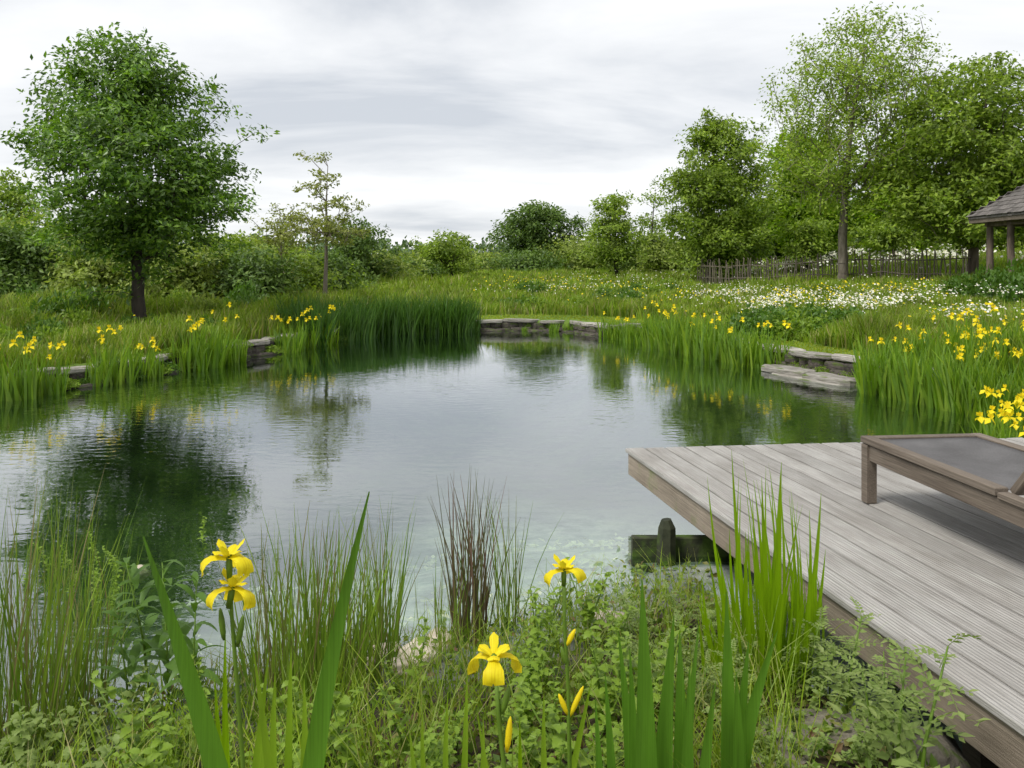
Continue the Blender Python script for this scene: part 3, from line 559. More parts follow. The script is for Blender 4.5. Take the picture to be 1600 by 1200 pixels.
# ------------------------------------------------------------------ paling fence
fa, fb = np.array([8.6, 38.5]), np.array([14.75, 27.0])
fence = thing('paling_fence', 'rustic fence of uneven split palings below the tallest tree', 'fence', (*fa, gz(*fa)))
NF = 104
for i in range(NF):
    t = (i + random.uniform(-.25, .25)) / (NF - 1); p = fa + (fb - fa) * t; z = gz(*p)
    h = random.uniform(.88, 1.22); w = random.uniform(.03, .062)
    b = MB(); a = math.atan2(*(fb - fa)[::-1]); c, s = math.cos(a), math.sin(a)
    b.tube([(0, 0, -.1), (random.gauss(0, .02), 0, h * .5), (random.gauss(0, .04), 0, h - .06), (random.gauss(0, .04), 0, h)], [w * .55, w * .55, w * .45, w * .2], 5)
    put('paling', b.mesh('paling', 'paling'), fence, (p[0] - fa[0], p[1] - fa[1], z - gz(*fa)), (random.gauss(0, .03), random.gauss(0, .05), a))
for k, hz in enumerate((.32, .82)):
    for i in range(6):
        p0 = fa + (fb - fa) * (i / 6); p1 = fa + (fb - fa) * ((i + 1) / 6 + .01)
        b = MB(); b.tube([(*(p0 - fa), gz(*p0) - gz(*fa) + hz + random.gauss(0, .03)), (*((p0 + p1) / 2 - fa), gz(*((p0 + p1) / 2)) - gz(*fa) + hz + random.gauss(0, .04)), (*(p1 - fa), gz(*p1) - gz(*fa) + hz + random.gauss(0, .03))], .022, 5)
        put('rail', b.mesh('rail', 'paling'), fence)

# ------------------------------------------------------------------ pavilion with shingled roof
gxc, gyc, hs_ = 15.72, 22.98, 2.02
z_e, z_a = 3.12, 4.72; gz0 = gz(gxc, gyc)
pav = thing('garden_pavilion', 'open timber pavilion with grey shingled hip roof', 'pavilion', (gxc, gyc, gz0))
ze, za = z_e - gz0, z_a - gz0
rf = mesh('roof', [(-hs_, -hs_, ze), (hs_, -hs_, ze), (hs_, hs_, ze), (-hs_, hs_, ze), (0, 0, za), (-hs_, -hs_, ze - .05), (hs_, -hs_, ze - .05), (hs_, hs_, ze - .05), (-hs_, hs_, ze - .05), (0, 0, za - .07)],
          [np.array([(0, 1, 4), (1, 2, 4), (2, 3, 4), (3, 0, 4), (6, 5, 9), (7, 6, 9), (8, 7, 9), (5, 8, 9)]), np.array([(0, 5, 6, 1), (1, 6, 7, 2), (2, 7, 8, 3), (3, 8, 5, 0)])], 'shingle')
roof = put('roof', rf, pav)
sl = math.hypot(hs_, za - ze); ang = math.atan2(za - ze, hs_)
shm = [MB().box((0, 0, 0), (.27, w, .022), bev=.004).mesh('shingle', 'shingle') for w in (.20, .24, .17)]
stuff = MB()
for face in range(4):
    fr = Matrix.Rotation(face * math.pi / 2, 4, 'Z')
    for r in range(12):
        s0 = .02 + r * sl / 12; wid = 2 * hs_ * (1 - s0 / sl); y = -wid / 2
        while y < wid / 2 - .05:
            w = random.choice((.20, .24, .17)); yc = min(y + w / 2, wid / 2 - .04)
            ss = s0 + .10 + random.uniform(-.015, .015)
            loc = fr @ Vector((-hs_ + ss * math.cos(ang) - .025 * math.sin(ang) * 1.2, yc, ze + ss * math.sin(ang) + .03))
            rot = fr @ Matrix.Rotation(-ang + .07, 4, 'Y') @ Matrix.Rotation(random.gauss(0, .02), 4, 'Z')
            if face == 0:
                o = put('shingle', shm[(.20, .24, .17).index(w)], roof, loc, rot.to_euler())
            else:
                stuff.box(loc, (.27, w, .022), np.array(rot.to_3x3()))
            y += w + .008
tag(put('shingles', stuff.mesh('shingles', 'shingle'), roof), kind='stuff')
for k in range(4):
    a = k * math.pi / 2; b = MB().box((0, 0, 0), (.045, 2 * hs_ - .02, .13), bev=.006)
    put('eave_board', b.mesh('eave_board', 'lounger'), pav, (-(hs_ - .05) * math.cos(a), -(hs_ - .05) * math.sin(a), ze - .11), (0, 0, a))
for sx, sy in ((-1, -1), (-1, 1), (1, -1), (1, 1), (-1, .35), (1, 0)):
    q = MB(); hx = hs_ - .42; zz = np.linspace(-.2, ze - .1, 6)
    q.tube([(sx * hx + random.gauss(0, .01), sy * hx + random.gauss(0, .01), z) for z in zz], [.115, .11, .1, .1, .095, .1], 8)
    put('post', q.mesh('post', 'post', True), pav)
for k in range(4):
    a = k * math.pi / 2; b = MB().box((0, 0, 0), (.12, 2 * hs_ - .6, .16), bev=.01)
    put('beam', b.mesh('beam', 'post'), pav, (-(hs_ - .42) * math.cos(a), -(hs_ - .42) * math.sin(a), ze - .2), (0, 0, a))
bw = MB()
put('back_wall', MB().box((hs_ - .36, 0, (ze - .3) / 2), (.05, 2 * hs_ - 1, ze - .3)).mesh('back_wall', 'joist'), pav)
put('floor_slab', MB().box((0, 0, .02), (2 * hs_ - .5, 2 * hs_ - .5, .2)).mesh('floor_slab', 'stone_dark'), pav)

# ------------------------------------------------------------------ deck
DZ = 0.40; C0 = np.array([.80, 5.88]); uu = unit(np.array([.174, -.985])); vv = np.array([-uu[1], uu[0]])
deck = thing('timber_deck', 'weathered grey timber deck jutting over the pond', 'deck', (C0[0], C0[1], DZ), math.atan2(uu[1], uu[0]))
# local X runs along the boards towards the camera, local Y = vv (to the right, seen from the pond side)
BW, GAP, NB = .134, .0115, 30; LEN = 6.6; cut = math.tan(R(3.2))
for i in range(NB):
    y0 = i * (BW + GAP); st = cut * (y0 + BW / 2) + random.uniform(-.004, .004); ln = LEN - st
    b = MB().box((st + ln / 2, 0, -.014), (ln, BW, .028), bev=.004)
    # a board is laid off its own centre line so that its grain is its own
    put('board', b.mesh('board', 'deck'), deck, (0, y0 + BW / 2, random.uniform(-.0015, .0015)))
WD = NB * (BW + GAP)
put('fascia_board', MB().box((LEN / 2 + .012, 0, 0), (LEN - .03, .035, .15), bev=.004).mesh('fascia_board', 'fascia'), deck, (0, .032, -.105))
put('fascia_board', MB().box((0, WD / 2 + .03, 0), (.035, WD - .06, .15), bev=.004).mesh('fascia_board', 'fascia'), deck, (.06 + cut * WD / 2, 0, -.105), (0, 0, -math.atan(cut)))
for k in range(8):
    put('joist', MB().box((0, WD / 2, 0), (.05, WD - .14, .13)).mesh('joist', 'joist'), deck, (.42 + k * .8, 0, -.096))
for x in (1.25, 2.7, 4.2, 5.7):
    for y in (.55, 1.7, 3.0, 4.1):
        put('post', MB().box((0, 0, 0), (.1, .1, 1.0)).mesh('post', 'joist'), deck, (x + .09, y, -.66))

# ------------------------------------------------------------------ sun lounger
lu = unit(np.array([.105, -.995])); l0 = np.array([1.91, 4.56]); LW = .70; LH = .36
lg = thing('sun_lounger', 'brown wooden sun lounger with grey woven sling and raised back', 'sun lounger', (l0[0], l0[1], DZ), math.atan2(lu[1], lu[0]))
SL = 1.08; TL = 1.95; ty = LH - .019
def lbox(name, c, d, mat='lounger', rot=None, bev=.004, parent=None): return put(name, MB().box((0, 0, 0), d, None, bev).mesh(name, mat), parent or lg, c, rot or (0, 0, 0))
for y in (.03, LW - .03):
    lbox('side_rail', (SL / 2, y, ty), (SL, .06, .036))
    lbox('apron', (TL / 2 + .02, y, LH - .085), (TL - .08, .03, .085))
    lbox('leg', (.035, y, (LH - .04) / 2), (.06, .055, LH - .042))
    lbox('leg', (TL - .12, y, (LH - .14) / 2), (.06, .05, LH - .142))
    lbox('rear_rail', (SL + (TL - SL) / 2 + .004, y, ty - .012), (TL - SL - .01, .052, .03))
lbox('foot_rail', (.03, LW / 2, ty), (.058, LW - .124, .034))
lbox('cross_rail', (SL - .05, LW / 2, LH - .10), (.05, LW - .1, .05))
lbox('cross_rail', (TL - .12, LW / 2, LH - .09), (.04, LW - .1, .05))
sg = []
for i in range(13):
    for j in range(9):
        x = .058 + (SL - .07) * i / 12; y = .058 + (LW - .116) * j / 8; sg.append((x, y, LH - .012 - .016 * math.sin(math.pi * j / 8) * math.sin(math.pi * i / 12)))
ii = np.arange(13 * 9).reshape(13, 9); sf = np.stack([ii[:-1, :-1], ii[1:, :-1], ii[1:, 1:], ii[:-1, 1:]], -1).reshape(-1, 4)
so = put('sling', mesh('sling', sg, sf, 'sling', True), lg)
sol = so.modifiers.new('thick', 'SOLIDIFY'); sol.thickness = .004; sol.offset = -1
BA = R(50); BL = .78
back = bpy.data.objects.new('backrest', None); COL.objects.link(back); back.parent = lg; back.location = (SL + .01, 0, LH - .02); back.rotation_euler = (0, -BA, 0); back.empty_display_size = .1
bk = MB()
for y in (.095, LW - .095): bk.box((BL / 2, y, 0), (BL, .055, .036), bev=.004)
bk.box((BL - .03, LW / 2, 0), (.055, LW - .25, .034), bev=.004); bk.box((.03, LW / 2, 0), (.05, LW - .25, .034), bev=.004)
bo = put('back_frame', bk.mesh('back_frame', 'lounger'), back)
put('back_sling', MB().box((BL / 2, LW / 2, .012), (BL - .1, LW - .24, .005)).mesh('back_sling', 'sling'), back)
bp = MB(); 
for y in (.14, LW - .14): bp.tube([(BL * .55, y, -.02), (BL * .55 + .13, y, -.42)], .012, 6)
put('prop', bp.mesh('prop', 'lounger'), back)

# ------------------------------------------------------------------ stones
def stone_mesh(name, mat, g, n=9, rough=.12, sq=4.0):
    """irregular slab in a unit box: outline of n points, bevelled top and bottom"""
    a = np.sort((np.arange(n) + g.uniform(-.3, .3, n)) / n * 2 * math.pi)
    r = (np.abs(np.cos(a)) ** sq + np.abs(np.sin(a)) ** sq) ** (-1 / sq) * .5 * (1 + g.normal(0, rough, n) * .6)
    o = np.stack([r * np.cos(a), r * np.sin(a)], 1); V = []
    for z, s in ((-.5, .9), (-.3, 1), (.28, 1.0), (.46, .9)):
        k = s * (1 + g.normal(0, .02, (n, 1))); V.append(np.concatenate([o * k, np.full((n, 1), z) + g.normal(0, .035, (n, 1))], 1))
    V.append(np.array([[0, 0, .5]])); v = np.concatenate(V)
    f4 = [(k * n + j, k * n + (j + 1) % n, (k + 1) * n + (j + 1) % n, (k + 1) * n + j) for k in range(3) for j in range(n)]
    f3 = [(3 * n + j, 3 * n + (j + 1) % n, 4 * n) for j in range(n)]
    return mesh(name, v, [np.array(f4), np.array(f3)], mat)
sg_ = np.random.default_rng(21)
SM = {'stone': [stone_mesh('stone', 'stone', sg_) for _ in range(6)], 'stone_dark': [stone_mesh('stone', 'stone_dark', sg_, 8, .2, 3) for _ in range(6)]}
def path_at(pl, s):
    seg = np.linalg.norm(np.diff(pl, axis=0), axis=1); cs = np.concatenate([[0], np.cumsum(seg)]); s = min(max(s, 0), cs[-1] - 1e-6)
    i = int(np.searchsorted(cs, s, 'right') - 1); t = (s - cs[i]) / seg[i]; d = (pl[i + 1] - pl[i]) / seg[i]
    return pl[i] + (pl[i + 1] - pl[i]) * t, d, cs[-1]
def edging(name, label, pl, cop=(.5, 1.0), out=.16, top=.31, keep=1.0):
    pl = np.array(pl, float); root = thing(name, label, 'wall', (*pl[0], 0)); L = path_at(pl, 0)[2]
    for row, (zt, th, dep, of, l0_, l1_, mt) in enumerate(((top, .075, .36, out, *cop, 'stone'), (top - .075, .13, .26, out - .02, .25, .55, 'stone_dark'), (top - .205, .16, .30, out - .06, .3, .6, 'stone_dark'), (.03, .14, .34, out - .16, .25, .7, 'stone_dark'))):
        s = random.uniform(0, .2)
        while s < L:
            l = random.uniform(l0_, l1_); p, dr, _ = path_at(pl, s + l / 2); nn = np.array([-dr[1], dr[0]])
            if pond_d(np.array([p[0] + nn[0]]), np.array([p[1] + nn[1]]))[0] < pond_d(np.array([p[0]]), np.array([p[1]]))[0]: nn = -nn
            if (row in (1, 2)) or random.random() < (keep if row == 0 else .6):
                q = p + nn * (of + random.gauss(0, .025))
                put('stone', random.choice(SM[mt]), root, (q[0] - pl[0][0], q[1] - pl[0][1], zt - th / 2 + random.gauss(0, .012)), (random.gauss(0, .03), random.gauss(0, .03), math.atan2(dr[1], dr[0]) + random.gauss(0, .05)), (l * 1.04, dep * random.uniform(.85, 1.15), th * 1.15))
            s += l
    return root
edging('stone_edging', 'low dry stone edging with pale slabs under the left bank irises', [(-6.45, 10.75), (-5.95, 11.9), (-5.56, 12.9), (-5.07, 14.65), (-4.65, 15.9), (-4.33, 17.6), (-3.9, 18.7)], keep=.9, top=.27)
edging('stone_edging', 'low stone edging at the far end of the pond beside the reed belt', [(-1.0, 21.5), (.5, 21.68), (1.45, 21.35), (2.15, 19.9)], top=.27)
edging('stone_edging', 'low stone edging with long pale slabs behind the right bank irises', [(2.2, 19.75), (2.9, 18), (3.45, 16), (3.9, 14.45), (4.2, 13.2), (4.74, 11.75), (5.06, 10.6)], cop=(.8, 1.4), out=.42, top=.33)
SLB = [stone_mesh('step_slab', 'stone', sg_, 14, .035, 9.0) for _ in range(3)]
for i, (p, l, dpt, zt) in enumerate([((4.32, 13.05, 0), 1.0, .42, .10), ((4.68, 12.16, 0), .92, .44, .085), ((4.42, 12.42, 0), 1.5, .30, .012)]):
    lab = ['upper flat pale stone step slab at the right water edge', 'lower flat pale stone step slab beside the right irises', 'brown half-submerged stone ledge below the step slabs'][i]
    tag(put('step_slab', SLB[i], None, (p[0], p[1], zt - .055), (0, 0, R(-67)), (l, dpt, .11)), lab, 'stone')

# ------------------------------------------------------------------ dark plank wall and post beside the deck
dw = thing('plank_retaining_wall', 'black plank wall beneath the deck edge', 'wall', (.70, 4.86, 0))
for k in range(2):
    put('plank', MB().box((.85, 0, 0), (1.7, .06, .2), bev=.006).mesh('plank', 'mossy'), dw, (0, 0, -.195 + k * .205))
a = math.atan2(-.95, .42)
put('plank', MB().box((.5, 0, 0), (1.0, .06, .26), bev=.006).mesh('plank', 'mossy'), dw, (.0, -.035, -.14), (0, 0, a))
q = MB(); q.tube([(0, 0, -.5), (0, 0, .1), (.004, 0, .19), (.0, .0, .235)], [.055, .055, .05, .03], 7)
tag(put('mossy_post', q.mesh('mossy_post', 'mossy'), None, (.885, 4.77, 0)), 'short mossy dark post standing at the plank wall', 'post')

# ------------------------------------------------------------------ grass and meadow flowers
def zone_pts(n, y0, y1, x_lo=-.72, x_hi=.74, g=rng):
    Y = np.exp(g.uniform(math.log(y0), math.log(y1), n)); X = g.uniform(x_lo, x_hi, n) * Y
    return X, Y
def in_box(X, Y, cx_, cy__, r): return (X - cx_) ** 2 + (Y - cy__) ** 2 < r * r
def meadow():
    X, Y = zone_pts(430000, 8.5, 62); D = pond_d(X, Y); k = D > .28
    X, Y, D = X[k], Y[k], D[k]
    r = X / (Y + 5)
    pathw = np.where(r > -.05, 1.15, .12) + .25 * wob(X, Y, .5); mown = D < pathw            # trodden mown strip beside the stones
    mown |= (r > -.05) & (r < .16) & (D < 1.5)
    Z = ground_z(X, Y, D); hgt = np.where(mown, .05, .26 + .20 * wob(X * 1.3, Y, .7) + .16 * wob(X, Y, 2.3)); hgt = np.maximum(hgt, .05) * rng.uniform(.55, 1.25, len(X))
    hgt = np.where((r < -.05) & ~mown, hgt * 1.35 + .06, hgt)
    for nm, sel, mt, lab in (('meadow_grass', ~mown, 'grass', 'long meadow grass around the pond'), ('mown_grass', mown, 'lawn', 'short mown grass strip along the pond stones')):
        x, y, z, h = X[sel], Y[sel], Z[sel], hgt[sel]; n = len(x); a = rng.uniform(0, 6.28, n)
        side = np.stack([np.cos(a) * .9, np.sin(a) * .4, 0 * a], 1); side = unit(side)
        w = (.0016 * y + .004) * rng.uniform(.6, 1.3, n) * (1.3 if nm == 'mown_grass' else 1)
        bend = np.stack([rng.normal(.02, .22, n) * h, rng.normal(0, .22, n) * h, -.07 * h], 1)
        v, f = ribbons(np.stack([x, y, z - .02], 1), np.tile([[0, 0, 1.]], (n, 1)), side, h, w, bend, 2 if nm == 'mown_grass' else 3, .15)
        tag(put(nm, mesh(nm, v, f, mt)), lab, 'grass', kind='stuff')
meadow()
def flower_discs(name, lab, cat, mat, spots, size, tilt=.5):
    n = len(spots); g = rng; nr = unit(np.array([[0, -.35, 1.]]) + g.normal(0, tilt, (n, 3))); ax = unit(np.cross(nr, g.normal(0, 1, (n, 3)))); b = np.cross(nr, ax)
    s = size * g.uniform(.6, 1.3, n)[:, None]; V = []
    for k in range(6):
        w = k * math.pi / 3; V.append(spots + s * .5 * (ax * math.cos(w) + b * math.sin(w)) + nr * s * .06 * (k % 2))
    v = np.stack(V, 1).reshape(-1, 3); tag(put(name, mesh(name, v, np.arange(n * 6).reshape(n, 6), mat)), lab, cat, kind='stuff')
def drift(n, cells):
    """cells: (x, y, sx, sy, share) of flower drifts given on the photo, put on the ground at that pixel"""
    out = []
    for (x, d, sx, sd, sh) in cells:
        k = int(n * sh); dd = d + rng.normal(0, sd, k); X = (x + rng.normal(0, sx, k) - 800) * d / F
        D = pond_d(X, dd); ok = (D > .9) & (wob(X, dd, 1.7) + .6 * wob(X, dd, 5) > -.05); X, dd, D = X[ok], dd[ok], D[ok]
        out.append(np.stack([X, dd, ground_z(X, dd, D) + rng.uniform(.28, .50, len(X))], 1))
    return np.concatenate(out)
flower_discs('oxeye_daisies', 'white daisy drifts across the right hand meadow', 'flowers', 'white_fl',
             drift(6400, [(1260, 20.5, 75, 1.6, .24), (1180, 24, 60, 2, .14), (1130, 28, 40, 2, .06), (1440, 16.5, 60, 1.3, .16), (1560, 19, 70, 1.8, .08), (930, 33, 60, 3, .06), (1000, 40, 60, 3, .05), (850, 30, 60, 3, .02), (1380, 24, 60, 1.5, .04)]), .042)
flower_discs('oxeye_daisies', 'white flower field rising behind the paling fence', 'flowers', 'white_fl', drift(3600, [(1400, 39, 75, 3, .5), (1240, 42, 70, 3, .3), (1490, 36, 30, 2, .2)]), .10)
flower_discs('buttercups', 'yellow buttercup specks through the meadow', 'flowers', 'yellow', drift(1500, [(1250, 22, 80, 2.5, .26), (860, 34, 60, 4, .22), (1330, 23.5, 70, 1, .2), (1420, 15.5, 60, 1.2, .12), (300, 19, 150, 2, .05), (1040, 27, 60, 3, .15)]), .05)
# leafy clumps in the meadow
def leafy(name, seed, n, r, h, leaf, mat):
    g = np.random.default_rng(seed); p = unit(g.normal(0, 1, (n, 3))) * (g.uniform(0, 1, n) ** .4)[:, None]; p[:, 2] = np.abs(p[:, 2]); p *= np.array([r, r, h])
    v, f = leaf_quads(p, g.normal(0, 1, (n, 3)) + np.array([0, 0, .3]), unit(g.normal(0, .5, (n, 3)) + np.array([0, 0, .8])), leaf * g.uniform(.6, 1.3, n), leaf * .45)
    return mesh(name, v, f, mat)
LV = [leafy('leaves', 300 + i, 650, .5, .42, .11, m) for i, m in enumerate(('herb', 'herb_dark', 'leaf_hedge'))]
for i in range(98):
    if i < 22: x, d = random.uniform(1170, 1345), random.uniform(15.2, 17.5)
    elif i < 54: x, d = random.uniform(770, 1090), random.uniform(24, 34)
    else: x, d = random.uniform(-20, 470), random.uniform(17, 23)
    X = (x - 800) * d / F
    if pond_d(np.array([X]), np.array([d]))[0] < 1.3: continue
    k = i % 2 if i < 54 else random.choice((0, 1, 2)); s = random.uniform(.6, 1.25)
    grp = ['herb mounds in the right meadow', 'herb mounds at the far meadow', 'herb mounds on the left bank'][0 if i < 22 else 1 if i < 54 else 2]
    lab = ('small ' if s < .8 else 'mid-sized ' if s < 1.03 else 'large ') + ('dark green' if k == 1 else 'fresh green' if k == 0 else 'olive') + ' herb mound in the ' + ['meadow above the right slabs', 'meadow past the far stones', 'grass ' + ('left of the round-crowned tree' if x < 160 else 'at the round-crowned tree foot' if x < 280 else 'between round-crowned tree and sapling' if x < 400 else 'around the sapling and slender tree')][0 if i < 22 else 1 if i < 54 else 2]
    put('leaves', LV[k], thing('herb_mound', lab, 'plant', (X, d, gz(X, d)), random.uniform(0, 6), grp), scale=(s, s, s * random.uniform(.7, 1.2) * (1.6 if i >= 54 else 1)))
for i in range(34):
    x, d = random.uniform(-30, 430), random.uniform(12.2, 16.8); X = (x - 800) * d / F
    if pond_d(np.array([X]), np.array([d]))[0] < .75: continue
    s = random.uniform(.35, .8); k = random.choice((0, 1, 1)); wh = 'left of the round-crowned trunk' if x < 190 else 'below the round-crowned trunk' if x < 260 else 'behind the largest iris clump' if x < 350 else 'near the reed belt end'
    put('leaves', LV[k], thing('herb_mound', ('small ' if s < .5 else 'mid-sized ' if s < .66 else 'large ') + ('fresh green' if k == 0 else 'dark green') + ' weed mound just above the left edging ' + wh, 'plant', (X, d, gz(X, d)), random.uniform(0, 6), 'weed mounds above the left edging'), scale=(s, s, s * 1.5))
lp = np.array([(-6.4, 10.9), (-5.95, 11.9), (-5.56, 12.9), (-5.07, 14.65), (-4.65, 15.9), (-4.33, 17.6), (-3.9, 18.7)])
for i in range(52):
    p, dr, L_ = path_at(lp, random.uniform(0, 8.6)); o = random.choice((-.05, -.02, .12, .35)); s = random.uniform(.22, .5)
    X, Y = p[0] - abs(dr[1]) * o, p[1] + dr[0] * o
    put('leaves', LV[random.choice((0, 0, 1))], thing('wall_plant', ('tiny' if s < .32 else 'small' if s < .42 else 'bushy') + ' leafy plant ' + ('below' if o < 0 else 'atop') + ' the left edging ' + ('by the algae' if Y < 12.5 else 'before the round-crowned tree' if Y < 14 else 'by the largest iris clump' if Y < 15.5 else 'near the reed belt'), 'plant', (X, Y, .02 if o < 0 else .2), random.uniform(0, 6), 'plants in the left edging'), scale=(s, s, s * .8))
for i in range(16):
    p, dr, L_ = path_at(np.array([(4.15, 13.4), (4.74, 11.75)]), random.uniform(0, 1.7)); s = random.uniform(.16, .3)
    put('leaves', LV[0], thing('wall_plant', ('tiny' if s < .2 else 'small' if s < .25 else 'bushy') + ' leafy plant in the gap behind the ' + ('upper' if p[1] > 12.6 else 'lower') + ' step slab', 'plant', (p[0] + .30, p[1] + .12, .04), random.uniform(0, 6), 'plants behind the step slabs'), scale=(s, s, s))
# shrubs below the pavilion
for i, (x, d, s) in enumerate([(1545, 21.5, 1.3), (1585, 20.5, 1.5), (1620, 19.5, 1.6), (1500, 22.5, 1.0)]):
    X = (x - 800) * d / F; t = thing('garden_shrub', 'low dark leafy shrub, %s from the fence end below the pavilion' % ['second', 'third', 'fourth', 'first'][i], 'shrub', (X, d, gz(X, d)), i, 'shrubs below the pavilion')
    put('leaves', LV[1], t, scale=(s, s, s * 1.4))

# ------------------------------------------------------------------ reed and iris clumps along the shores
def blade_clump(seed, n, r, h, w, mat, lean=.16, rows=5, curl=.25, nm='leaves'):
    g = np.random.default_rng(seed); a = g.uniform(0, 6.28, n); rr = r * np.sqrt(g.uniform(0, 1, n))
    b = np.stack([rr * np.cos(a), rr * np.sin(a), np.full(n, -.06)], 1); dr = unit(np.stack([g.normal(0, lean, n) + .25 * b[:, 0] / r * lean, g.normal(0, lean, n) + .25 * b[:, 1] / r * lean, np.ones(n)], 1))
    hh = h * g.uniform(.55, 1.12, n); t = g.uniform(0, 6.28, n); sd = unit(np.stack([np.cos(t), .5 * np.sin(t), 0 * t], 1))
    be = np.stack([g.normal(0, curl, n) * hh, g.normal(0, curl, n) * hh, -np.abs(g.normal(0, .12, n)) * hh], 1)
    v, f = ribbons(b, dr, sd, hh, w * g.uniform(.7, 1.25, n), be, rows, .05, .42)
    return mesh(nm, v, f, mat)
def bloom_mesh(seed, s):
    g = np.random.default_rng(seed); V = []; Fq = []; o = 0; c = np.zeros((1, 3))
    for k in range(7):
        a = g.uniform(-.2, .2) + k * 2.1
        ax = np.array([[math.cos(a), math.sin(a), -.9]]) if k < 3 else np.array([[math.cos(a + 1) * .6, math.sin(a + 1) * .6, .9]]) if k < 6 else np.array([[0, 0, 1.]])
        v, f = leaf_quads(c, ax, np.array([[math.cos(a), math.sin(a), .9]]), np.array([s * (.8 if k < 3 else .55)]), np.array([s * (.62 if k < 3 else .4)])); V.append(v); Fq.append(f + o); o += 4
    v, f = ribbons(np.array([[0, 0, -.45]]), np.array([[0, 0, 1.]]), np.array([[1., 0, 0]]), .45, .01, np.zeros((1, 3)), 2, .6)
    return mesh('flower', np.concatenate(V), np.concatenate(Fq), 'yellow')
BLM = [bloom_mesh(440 + i, .085) for i in range(4)]
RC = [blade_clump(400 + i, 210, .42, 1.05, .030, 'reed', .10, 5, .14) for i in range(4)]
IC = [blade_clump(420 + i, 95, .30, .80, .038, 'iris_mid', .12, 5, .11) for i in range(4)]
def place_clump(nm, lab, grp, X, Y, lv, s, fl=0, fs=(.8, 1.1), z=None, cat='plant'):
    t = thing(nm, lab, cat, (X, Y, gz(X, Y) if z is None else z), random.uniform(0, 6.28), grp)
    put('leaves', lv, t, scale=(s, s, s * random.uniform(.9, 1.1)))
    for k in range(fl or 0):
        a, r = random.uniform(0, 6.28), .36 * math.sqrt(random.random()) * s
        put('flower', random.choice(BLM), t, (r * math.cos(a), r * math.sin(a), s * .82 * random.uniform(*fs)), (random.gauss(0, .2), random.gauss(0, .2), a), (random.uniform(.8, 1.2),) * 3)
    return t
def shore(t0, t1, n): return None
# the long dense dark belt
belt = np.array([(-4.38, 17.6), (-4.15, 18.35), (-3.7, 19.2), (-3.1, 19.95), (-2.5, 20.5), (-1.7, 21.05), (-1.15, 21.35)])
for i in range(44):
    s = i / 43 * path_at(belt, 0)[2]; p, dr, _ = path_at(belt, s); nn = np.array([-dr[1], dr[0]]) * random.uniform(-.18, .75)
    place_clump('reed_clump', 'dark green reed clump, %s in the dense belt from its edging end' % nth(i), 'reed belt clumps', p[0] + nn[0], p[1] + nn[1], RC[i % 4], random.uniform(.9, 1.12), z=-.05)
for i, (x, y, s_) in enumerate([(865, 519, .42), (890, 519, .5), (915, 520, .5), (820, 518, .3)]):
    p = at(x, y, 0); place_clump('sedge_clump', 'short green sedge clump before the far stone edging, %s' % ['second from the reed belt', 'third from the reed belt', 'nearest the iris row', 'closest to the reed belt'][i], 'sedges at the far stones', p[0], p[1] + .1, IC[i], s_, z=-.04)
# left bank irises: pixel of the foot, size
for i, (x, y, s, fl, lab) in enumerate([(8, 618, .80, 1, 'yellow flag iris clump on the left shore by the algae'), (45, 610, .70, 1, 'yellow flag iris clump on the left shore by the algae'), (125, 596, .62, 0, 'leafy iris clump without blooms under the stone edging'), (165, 594, .85, 1, 'tall yellow flag iris clump left of the round-crowned tree'), (190, 584, .6, 1, 'small yellow flag iris clump at the round-crowned tree foot'), (218, 572, .85, 1, 'yellow flag iris clump in front of the round-crowned trunk'),
                                     (305, 570, 1.0, 0, 'largest upright iris clump on the left stone edging'), (335, 567, 1.02, 2, 'largest upright iris clump on the left stone edging'), (360, 562, .7, 0, 'low iris clump beside the pale edging slabs'), (440, 546, .8, 1, 'yellow flag iris clump at the reed belt end'), (468, 541, .8, 1, 'yellow flag iris clump at the reed belt end'), (505, 535, .85, 1, 'iris blooming within the near end of the reed belt')]):
    p = at(x, y + 3, 0.0); q = pond_d(np.array([p[0] - .1, p[0] + .1, p[0], p[0]]), np.array([p[1], p[1], p[1] - .1, p[1] + .1])); gr_ = unit(np.array([q[1] - q[0], q[3] - q[2]])); dd_ = pond_d(np.array([p[0]]), np.array([p[1]]))[0]; mv = -.16 - dd_; p = (p[0] + gr_[0] * mv, p[1] + gr_[1] * mv)
    place_clump('iris_clump', lab, 'left bank irises', p[0], p[1] + 0, IC[i % 4], s * 1.15, (6 if fl == 1 else 5) if fl else 0, z=-.04)
# right bank belt
right = np.array([(2.25, 19.8), (2.9, 18), (3.45, 16), (3.9, 14.45), (4.08, 13.7)])
for i in range(24):
    s = i / 23 * path_at(right, 0)[2]; p, dr, _ = path_at(right, s); o = random.uniform(-.12, .22)
    place_clump('iris_clump', 'iris clump, %s in the right bank row from the far stones' % nth(i), 'right bank iris row', p[0] + o, p[1], IC[i % 4], random.uniform(.9, 1.15) * (.7 if i < 6 else 1), 5 if i % 4 == 3 else 1 if i % 3 == 0 else 0, z=-.06)
right2 = np.array([(4.85, 11.6), (5.06, 10.6), (5.29, 9.55), (5.5, 8.5)])
for i in range(20):
    s = i / 19 * path_at(right2, 0)[2]; p, dr, _ = path_at(right2, s); o = random.uniform(-.08, .35)
    place_clump('iris_clump', 'dense leafy iris clump, %s from the step slabs towards the deck' % nth(i), 'dense irises by the deck', p[0] + o, p[1], IC[i % 4], random.uniform(.85, 1.1), 2 if i % 4 == 1 else 0, z=-.06)
for i in range(22):
    t = 1 - i / 21; X = 5.35 + random.uniform(0, 1.3) + .3 * t; Y = 8.4 + 3.4 * (1 - t)
    place_clump('iris_clump', 'yellow flag iris clump with blooms behind the deck, %s from the step slabs' % nth(i), 'blooming irises behind the deck', X, Y, IC[i % 4], random.uniform(.6, .95), random.randint(4, 7), (.35, 1.08))

